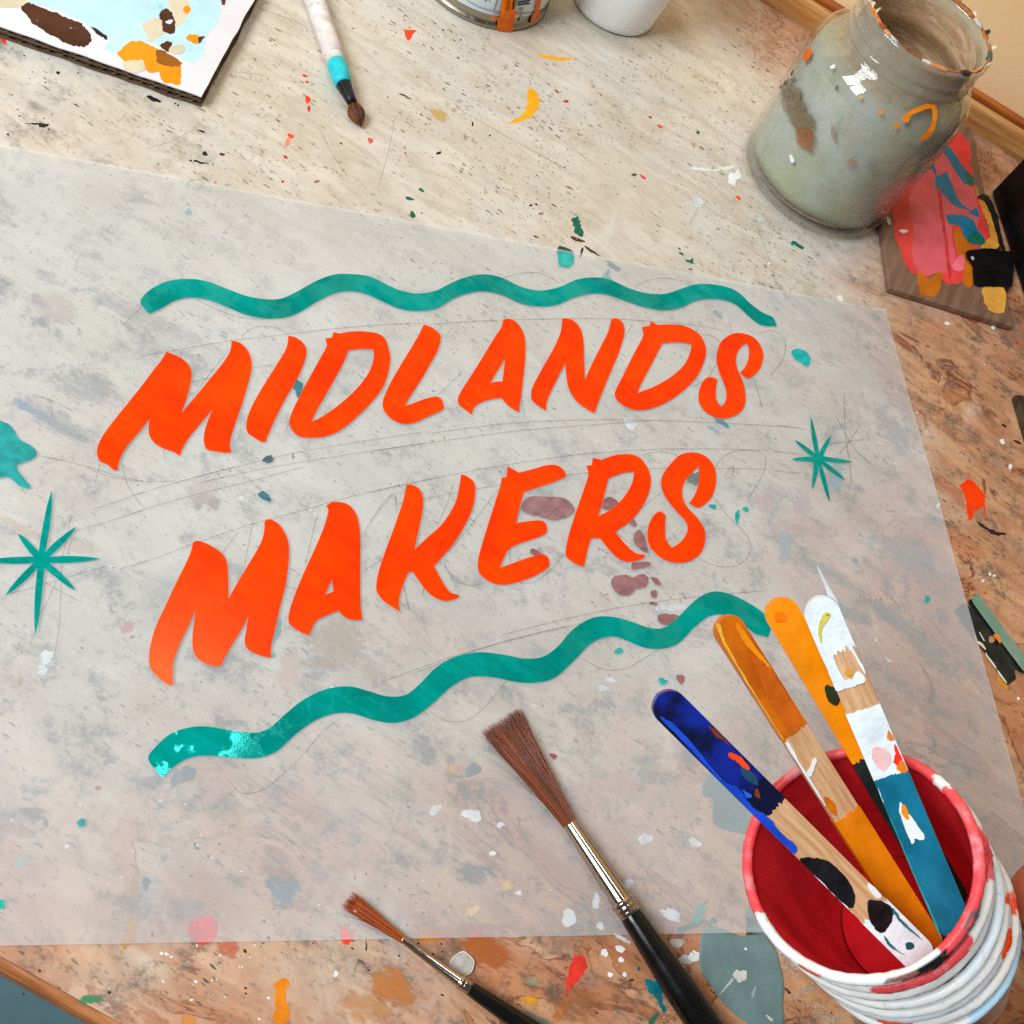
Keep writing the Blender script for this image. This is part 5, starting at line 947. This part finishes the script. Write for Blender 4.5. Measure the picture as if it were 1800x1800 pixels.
def cup(i, s0, r, rimf, outf, inm, label, wob=0):
    org = P0 + AX * s0 + E1 * (.0006 * math.sin(i * 2.3)) + E2 * (.0005 * math.cos(i * 1.7))
    root = thing('paper_cup', tuple(org + AX * .058), label, 'cup', 'cups nested in the held stack')
    seg = 144; tr_ = .0014
    # rolled rim, its daubs of paint held per vertex so that they smear into each other
    cols_ = []
    seg = 240
    v, f, idx = [], [], []; K = 12
    for k in range(seg):
        t = 2 * math.pi * k / seg; dr = E1 * math.cos(t) + E2 * math.sin(t)
        for q in range(K):
            g = 2 * math.pi * q / K; rr = tr_ * (1 + .16 * noise.noise((math.cos(t) * 3 + i, math.sin(t) * 3, q * .4)) + .12 * noise.noise((math.cos(t) * 14 + i, math.sin(t) * 14, q * .8)))
            v.append(org + dr * (r + rr * math.cos(g)) + AX * (rr * 1.15 * math.sin(g)))
            ph = math.degrees(t); ph = ph - 360 if ph > 180 else ph
            cols_ += RIMC[rimf(ph + 8 * noise.noise((math.cos(t) * 5 + i * 3, math.sin(t) * 5, q * .12)) + 4 * noise.noise((math.cos(t) * 22, math.sin(t) * 22 + i, q * .35)), math.degrees(g))]
    for k in range(seg):
        k2 = (k + 1) % seg
        for q in range(K): q2 = (q + 1) % K; f.append((k * K + q, k2 * K + q, k2 * K + q2, k * K + q2))
    ro_ = mesh('rim', v, f, RIMM, root, True); at_ = ro_.data.attributes.new('paint', 'FLOAT_COLOR', 'POINT'); at_.data.foreach_set('color', cols_)
    seg = 144
    # wall: outside skin and inside skin
    v, f, idx = [], [], []; H = .058; rows = 14; taper = .0098
    for side in (0, 1):
        for j in range(rows + 1):
            s = .0006 + H * j / rows; rr = r - (.0002 if side == 0 else .0007) - taper * j / rows
            for k in range(seg):
                t = 2 * math.pi * k / seg; v.append(org + (E1 * math.cos(t) + E2 * math.sin(t)) * rr + AX * s)
        o_ = side * (rows + 1) * seg
        for j in range(rows):
            for k in range(seg):
                k2 = (k + 1) % seg; q = (o_ + j * seg + k, o_ + j * seg + k2, o_ + (j + 1) * seg + k2, o_ + (j + 1) * seg + k)
                ph = math.degrees(2 * math.pi * (k + .5) / seg); ph = ph - 360 if ph > 180 else ph
                f.append(q if side == 0 else q[::-1]); idx.append(outf(ph, j) if side == 0 else inm)
    mesh('wall', v, f, PAL, root, True, idx)
    b = [org + (E1 * math.cos(2 * math.pi * k / seg) + E2 * math.sin(2 * math.pi * k / seg)) * (r - taper * .97 - .0008) + AX * (H - .003) for k in range(seg)]
    mesh('base', b, [tuple(range(seg))], [paint('#c8101a', .7, .18, 40, .12, 120, spec=.05) if inm == RIN else PAL[inm]], root)
    return root
def lump(root, s0, r, ph, ln, th, m, seed):
    org = P0 + AX * s0; v, f = [], []; n, K = 22, 9
    for i in range(n + 1):
        a = rad(ph + ln * (i / n - .5)); dr = E1 * math.cos(a) + E2 * math.sin(a); tp_ = math.sin(math.pi * i / n) ** .6 + .02
        for k in range(K):
            g = 2 * math.pi * k / K; q = th * tp_ * (1 + .5 * noise.noise((i * .4 + seed, k * .6, 1.)))
            v.append(org + dr * (r + q * math.cos(g)) + AX * (q * 1.3 * math.sin(g)))
    for i in range(n):
        for k in range(K): k2 = (k + 1) % K; f.append((i * K + k, i * K + k2, (i + 1) * K + k2, (i + 1) * K + k))
    f += [tuple(range(K))[::-1], tuple(range(n * K, n * K + K))]
    mesh('paint_lump', v, f, m, root, True)
def rim0(ph, g):
    flank = g > 292 or g < 80
    if flank and 55 < ph < 84: return BLK if ph < 76 else BRP
    if flank and 30 < ph <= 55: return GRY if noise.noise((ph * .11, g * .02, 3.)) > -.15 else PNK
    if 118 < ph < 133 and 300 < g: return OGR
    if 118 < ph < 133 and g < 60: return OGR
    if 58 < ph < 160: return CRM
    if -37 < ph < -29: return CRM
    return PNK if (g < 100 or g > 200) else RIN
def out0(ph, j):
    if 55 < ph < 82: return BRP if j > 2 and ph > 70 else BLK
    if 30 < ph <= 55: return GRY
    return CRM
def rim1(ph, g):
    if 48 < ph < 96: return PNK
    if 133 < ph < 146: return OGR
    if -8 < ph < 18: return PNK
    return CRM
mid = [lambda ph, g: LTB if -30 < ph < 42 and g < 150 else CRM,
       lambda ph, g: WHT if ph > -60 and ph < 60 else CRM,
       lambda ph, g: OGR if (6 < ph < 14) else (LTB if -40 < ph < 30 and 30 < g < 120 else CRM),
       lambda ph, g: OGR if (18 < ph < 36 and g < 120) else WHT,
       lambda ph, g: OGR if 98 < ph < 116 else (OGR if 0 < ph < 12 else CRM),
       lambda ph, g: LTB if 10 < ph < 70 else CRM,
       lambda ph, g: GRY if 40 < ph < 70 and g > 60 else WHT]
labs = ['red painted cup at the mouth of the held stack, holding the sticks', 'cup directly under the red painted cup, its rim daubed coral pink', 'third cup from the mouth of the held stack, rim tinged pale blue', 'fourth cup from the mouth of the held stack, plain white rim', 'fifth cup from the mouth of the held stack, small orange mark on its rim', 'sixth cup from the mouth of the held stack, long orange mark on its rim', 'seventh cup from the mouth of the held stack, orange dab at its lowest rim', 'eighth cup from the mouth of the held stack, nearest the gripping hand', 'ninth cup from the mouth of the held stack, deepest in the hand']
cA = cup(0, 0, RR, rim0, out0, RIN, labs[0])
for a in ((0, .0004, RR + .0003, 2, 44, .0013, pink), (1, .0026, RR + .0004, 5, 22, .0016, pink), (2, .0014, RR + .0008, 38, 20, .0009, gry), (3, .0016, RR + .0003, 47, 14, .0009, paint('#d98aa8', .4)), (4, .0018, RR + .0008, 66, 22, .0010, bkp), (5, .0004, RR, -33, 9, .0012, PAL[CRM]), (6, .0006, RR + .0002, 125, 14, .0012, ogr), (7, .0002, RR - .0002, 52, 10, .0011, pink)): lump(cA, *a[1:], a[0])
cB = cup(1, .0088, RR + .0002, rim1, lambda p, j: WHT, CRM, labs[1])
for a in ((11, .0088, RR + .0005, 70, 42, .0012, pink), (12, .0092, RR + .0006, 3, 16, .0015, pink)): lump(cB, *a[1:], a[0])
CUPS = []
for i in range(2, NC): CUPS.append(cup(i, .0088 + PIT * (i - 1), RR + .0002 + .0001 * (i % 3), mid[i - 2], lambda p, j: WHT, CRM, labs[i]))
for q, a in ((2, (21, .0328, RR + .0006, 10, 16, .0011, ogr)), (3, (22, .0408, RR + .0006, 28, 20, .0012, ogr)), (4, (23, .0488, RR + .0006, 106, 18, .0012, ogr)), (0, (24, .0168, RR + .0005, -18, 8, .0009, paint('#9a6a3a', .5)))): lump(CUPS[q], *a[1:], a[0])

# ---- craft sticks
def stick_wood():
    t = NT('birch_stick'); a = t.n.new('ShaderNodeAttribute'); a.attribute_name = 'grain'; co = a.outputs['Vector']
    g1 = t.noise(1, 6, .65, t.map((60, 900, 100), 0, (0, 0, 0), co), .4); g2 = t.noise(1, 4, .7, t.map((260, 2600, 100), 0, (0, 0, 0), co)); g3 = t.noise(240, 4, .6, co)
    c = t.mix(t.mr(g1, .3, .7), '#c08a58', '#dfb286'); c = t.mix(t.mr(g2, .58, .72, 0, .6), c, '#8f5f38'); c = t.mix(t.mr(g3, .56, .74, 0, .35), c, '#b98a60')
    t.set(Base_Color=c, Roughness=.6); t.bump(g1, .25, .0004); return t.m
stw = stick_wood()
STH = .0019
def stick(label, p_tip, d_tip, end, wpx, roll, coats, marks):
    A = dp(*p_tip, d_tip); B = P0 + AX * end[0] + (E1 * math.cos(rad(end[1])) + E2 * math.sin(rad(end[1]))) * end[2]; u = (B - A).normalized(); L = (B - A).length; n = -(ray(*p_tip).normalized()); n = (n - u * n.dot(u)).normalized(); s = u.cross(n)
    n = (n * math.cos(rad(roll)) + s * math.sin(rad(roll))).normalized(); s = u.cross(n).normalized()
    w = wpx * .27 / FPX; coats = [(a_, min(b_, L), m_, r_) for a_, b_, m_, r_ in coats]
    root = thing('craft_stick', tuple(B), label, 'stick', 'craft sticks standing in the red cup')
    def to3(x, y, h): return A + u * x + s * y + n * h
    def halfw(x, r=w / 2, L=L):
        if x < r: return math.sqrt(max(0, r * r - (r - x) ** 2))
        if x > L - r: return math.sqrt(max(0, r * r - (x - L + r) ** 2))
        return r
    def outline(x0, x1, grow, seed=0, rag=0.):
        N = 44; xs = [x0 + (x1 - x0) * (1 - math.cos(math.pi * i / N)) / 2 for i in range(N + 1)]
        xs = [x0] + [x for x in xs[1:-1] if x > .00004 and (not rag or ((x < x1 - 2 * rag or x1 > L - .001) and (x > x0 + 2 * rag or x0 < .001)))] + [x1]
        up = []; dn = []
        for x in xs:
            hw = halfw(max(0, min(L, x))) + (grow if halfw(max(0, min(L, x))) > 0 else 0); up.append((x, hw)); dn.append((x, -hw))
        o = up
        if rag and x1 < L - .001:
            h1_ = up[-1][1]; M = 22
            o = o[:-1] + [(x1 + rag * noise.noise((seed, k * 1.7, 2.)) + rag * .6 * noise.noise((seed, k * .45, 7.)), h1_ - 2 * h1_ * k / M) for k in range(M + 1)] + dn[:-1][::-1]
        else: o = o + dn[::-1]
        if rag and x0 > .001:
            h0 = up[0][1]; M = 22
            o = o[1:-1]; o += [(x0 + rag * noise.noise((seed + 9, k * 1.7, 2.)) + rag * .6 * noise.noise((seed + 9, k * .45, 7.)), -h0 + 2 * h0 * k / M) for k in range(M + 1)]
        cl = []
        for p in o:
            if not cl or (abs(p[0] - cl[-1][0]) + abs(p[1] - cl[-1][1])) > 1e-6: cl.append(p)
        if abs(cl[0][0] - cl[-1][0]) + abs(cl[0][1] - cl[-1][1]) < 1e-6: cl.pop()
        return cl
    ol = outline(0, L, 0); so = plate('stick', [ol], stw, root, to3, STH / 2, -STH / 2)
    at_ = so.data.attributes.new('grain', 'FLOAT_VECTOR', 'POINT'); at_.data.foreach_set('vector', [q for h in (1, 2) for x, y in ol for q in (x + len(label) * .1, y, h * .01)])
    for k, (x0, x1, m, rag) in enumerate(coats):
        plate('paint_coat', [outline(x0 - (.0002 if x0 == 0 else 0), x1, .00016 + .00003 * k, k + x0 * 99, rag)], m, root, to3, STH / 2 + .00016 + .00004 * k, -STH / 2 - .00015 - .00003 * k)
    for k, (pts, m) in enumerate(marks):
        o = [(x, y) for x, y in jag(spline([(x * 1e3 * 5, y * 1e3 * 5, *r_) for x, y, *r_ in pts], 5), .8, k)]
        plate('paint_dab', [[(x / 5e3, max(-w / 2 - .0001, min(w / 2 + .0001, y / 5e3))) for x, y in o]], worn(m, .33), root, to3, STH / 2 + .00036 + .000012 * k, STH / 2)
    return root
navy = paint('#0a2590', .16, .25, 90, .9, 120, .3, c2='#040b30', spec=.5); royal = paint('#1246c8', .16, .15, 120, .9, 150, .3, spec=.5); burnt = paint('#d96f05', .3, .2, 60, .8, 130, 0, c2='#b85504', spec=.4); amber = paint('#f98f00', .24, .1, 60, .9, 110, .2, spec=.5); tealb = paint('#0a6f8c', .3, .14, 120, .4, 300, spec=.35); sw = paint('#e6eef0', .35, .08, 120, .9, 220, spec=.4)
mm = .001
def M(*p): return [(x * mm, y * mm, *r_) for x, y, *r_ in p]
stick('craft stick with a glossy navy blue painted end, leftmost in the cup', (1156, 1222), .262, (.020, 70, .0226), 58, 0,
      [(0, .0405, navy, .0012), (.0770, .200, sw, .001)],
      [(M((4, 3.4), (14, 3.6), (24, 4.0), (34, 4.2), (44, 4.2), (52, 4.0, 1), (51, 2.2), (46, 2.4), (40, 2.2), (36, 3), (30, 2.2), (26, 3.4), (16, 2.6), (8, 2.2)), royal),
       (M((14, -3.6), (18, -4), (21, -3.7), (17, -3.0)), paint('#7a3312', .4)), (M((22.5, -2.6), (25, -3.6), (28.5, -3.2), (29, -1.9), (26, -2.2), (23, -1.6)), ogr), (M((27, -1.9), (31, -3), (33, -1.5), (29, -.6)), paint('#1f4a66', .4)), (M((31, 1.6), (34, 1.2), (33, 2.4)), paint('#2a5fd0', .3)),
       (M((33.5, -1), (36, 0), (34.5, .6)), paint('#7a3312', .4)),
       (M((54, 3.9), (56, 1.5), (59, -.5), (64, -1), (69, 0), (71.5, 2.0), (71.5, 3.9), (66, 4.2), (58, 4.2)), bkp), (M((59, 4.1), (66, 4.1), (72, 4.0), (73, 4.25), (66, 4.4), (59, 4.4)), whp),
       (M((74, -1.0), (77, -3.2), (80, -3.4), (82, -.5), (82, 2.6), (79, 2.8), (76, 1.4)), bkp), (M((71, -4), (75, -4.1), (75, -2.8), (72, -2.8)), whp), (M((89.5, -1.2), (90.6, -.2), (89.6, 1), (88.5, 0)), paint('#16545e', .4)), (M((80, -3.8), (85, -3.1), (91, -3.4), (86, -2.6), (81, -2.9)), paint('#2f6a74', .4)), (M((83, 2.6), (87, 3), (90, 2.4), (86, 3.6)), paint('#2f6a74', .4))])
stick('craft stick coated in burnt orange paint, second from the left', (1268, 1086), .270, (.036, 62, .0165), 53, -14,
      [(0, .0355, burnt, .0010), (.0620, .200, paint('#ee8407', .35, .1), .0012)],
      [(M((.2, 2.4), (4, 3.2), (12, 3.6), (24, 3.7), (34, 3.7), (34, 3.5), (20, 3.4), (8, 3.0), (3, 2.2), (1, 1.4)), paint('#e9b23c', .35)), (M((12, -1), (16, -3.2), (26, -3.4), (34, -2.8), (35, 1), (28, 1.4), (20, .6)), paint('#c65c06', .4, .2)), (M((3, -2.2), (6, -2.9), (18, -3.5), (14, -2.4), (7, -1.2)), amber),
       (M((37, 2.8), (42, 3.2), (52, 3.3), (56, 3.4), (55, 3.8), (44, 3.8), (37, 3.8)), whp), (M((46, 2.8), (45.5, 1.4), (44, -.6), (44.8, -.8), (46.6, 1.2), (47.4, 3)), whp), (M((54, 2.6), (57, 1.4), (60, 2.6), (57, 3.4)), burnt)])
stick('craft stick coated in bright yellow orange paint, third from the left', (1360, 1054), .280, (.033, 18, .0175), 59, -6,
      [(0, .0480, amber, .0014), (.0480, .200, paint('#15201a', .45, .2), .001)],
      [(M((3, 1.5), (5, 2.6), (6, .6), (5, -.6), (3.4, .2)), paint('#f07800', .35)), (M((26, 0), (28, -1.8), (31, -1.6), (32, .2), (29.5, 1.4)), paint('#26301a', .4)), (M((31, -3), (36, -2.2), (40, -3.4), (38, -4), (33, -4)), paint('#26301a', .4)), (M((38, -1.6), (41, -2.8), (42.4, -1.4), (40, -.6)), paint('#26301a', .4))])
stick('craft stick banded white and teal with bare wood between, rightmost', (1434, 1050), .266, (.020, 43, .0232), 58, 4,
      [(0, .0145, sw, .0022), (.0300, .0480, sw, .0006), (.0480, .200, tealb, .0007)],
      [(M((10, 4.0), (14, 4.1), (20, 4.1), (23, 3.9), (23, 1.4), (18, 1.7), (14, 1.4), (11, 1)), sw), (M((21, 4.1), (23.4, 4.1), (23.6, -1.2), (22.4, -1.6), (21.6, 1)), sw), (M((10, -3), (16, -3.7), (21, -4.1), (21, -3.7), (14, -2.7), (10, -1.6)), sw), (M((19, -.6), (20.6, -1.2), (20.8, .3), (19.6, .4)), paint('#e09a3a', .4)), (M((20.6, -2.4), (23, -3.4), (23.6, -1.4), (22, -.6)), sw),
       (M((4, -.6), (5, -1.8), (6, -.6), (8, 1.6), (11, 2.8), (10.4, 3.2), (7.5, 2.4), (5, .6)), paint('#d8c85a', .4)), (M((4.4, -1.1), (5, -1.5), (5.2, -.8)), paint('#8a7a20', .4)),
       (M((40, 1.6), (41, -1.4), (44, -1.6), (46, .8), (44, 2.4)), paint('#e8b8b4', .5)), (M((40.6, -3.8), (45, -4), (46.4, -2.8), (44.6, -1.8), (43.4, -2.8)), paint('#ee2f1c', .4)), (M((45, -4), (47.8, -4.1), (47.8, -2.4), (46, -2.2)), paint('#ee7a18', .4)), (M((37, -3.8), (39.4, -4.1), (39.4, -3), (38, -2.8)), paint('#d9803a', .4)),
       (M((55, .3), (57, .2), (60, -1.0), (65, -1.8), (65.6, -.4), (64.8, .4), (66, 1.6), (64, 1.8), (59, 1.6), (56, 1.1)), whp), (M((55.8, -.2), (57.8, -.5), (59.8, .2), (58.4, 1.1), (56.4, .8)), paint('#ee8a14', .4)), (M((60, 4.0), (70, 3.9), (82, 3.8), (90, 3.9), (90, 4.2), (60, 4.2)), paint('#2aa39a', .35)), (M((50, 3.8), (54, 4.2), (52, 4.2)), whp)])

# ---- the hand
def hand():
    skin = NT('skin'); n1 = skin.noise(60, 5); c_ = skin.mix(skin.mr(n1, .35, .65), '#9c4a2c', '#b05a3a'); skin.set(Base_Color=c_, Roughness=.5, Subsurface_Weight=.15); skin.b.inputs['Subsurface Radius'].default_value = (.004, .0015, .0008); skin.bump(skin.noise(500, 4), .25, .0006)
    def at(s, phi, r):                                    # position round the stack: along the axis, image angle, radius
        return P0 + AX * s + (E1 * math.cos(rad(phi)) + E2 * math.sin(rad(phi))) * r
    verts, edges, rads = [], [], []
    def add(p, r, par=None):
        verts.append(p); rads.append(r)
        if par is not None: edges.append((par, len(verts) - 1))
        return len(verts) - 1
    palm = add(at(.072, 40, .052), .015); p_in = add(at(.062, 40, .051), .0135, palm); wrist = add(at(.088, 40, .086), .0175, palm)
    arm = add(at(.092, 41, .125), .021, wrist); add(at(.096, 42, .19), .026, arm)
    knuck = add(at(.078, 58, .0475), .0135, palm)
    # thumb lies up the right-hand side, just below the rims
    t1 = add(at(.060, 26, .0500), .0124, p_in); t2 = add(at(.060, 11, .0440), .0114, t1); t3 = add(at(.061, -4, .0365), .0112, t2); add(at(.062, -15, .0318), .0104, t3)
    for i, (s, r, e) in enumerate(((.068, .0085, 122), (.0840, .0086, 121), (.0990, .0081, 120), (.1120, .0070, 118))):
        b_ = .0335 - .0022 * i; k0 = add(at(s, 66, b_ + .007), r * 1.1, knuck); k1 = add(at(s, 84, b_ + .003), r, k0); k2 = add(at(s, 100, b_ + .001), r * .93, k1); k3 = add(at(s, 112, b_), r * .86, k2); add(at(s, e, b_ - .001), r * .7, k3)
    me = bpy.data.meshes.new('person_hand'); me.from_pydata([tuple(p) for p in verts], edges, []); me.materials.append(skin.m)
    o = bpy.data.objects.new('person', me); COL.objects.link(o)
    sk = o.modifiers.new('skin', 'SKIN'); sk.use_smooth_shade = True
    for i, sv in enumerate(me.skin_vertices[0].data): sv.radius = (rads[i], rads[i]); sv.use_root = (i == 0)
    sb = o.modifiers.new('sub', 'SUBSURF'); sb.levels = 2; sb.render_levels = 2
    tag(o, 'bare hand gripping the stack of cups from the lower right corner', 'hand')
    return o
hand()
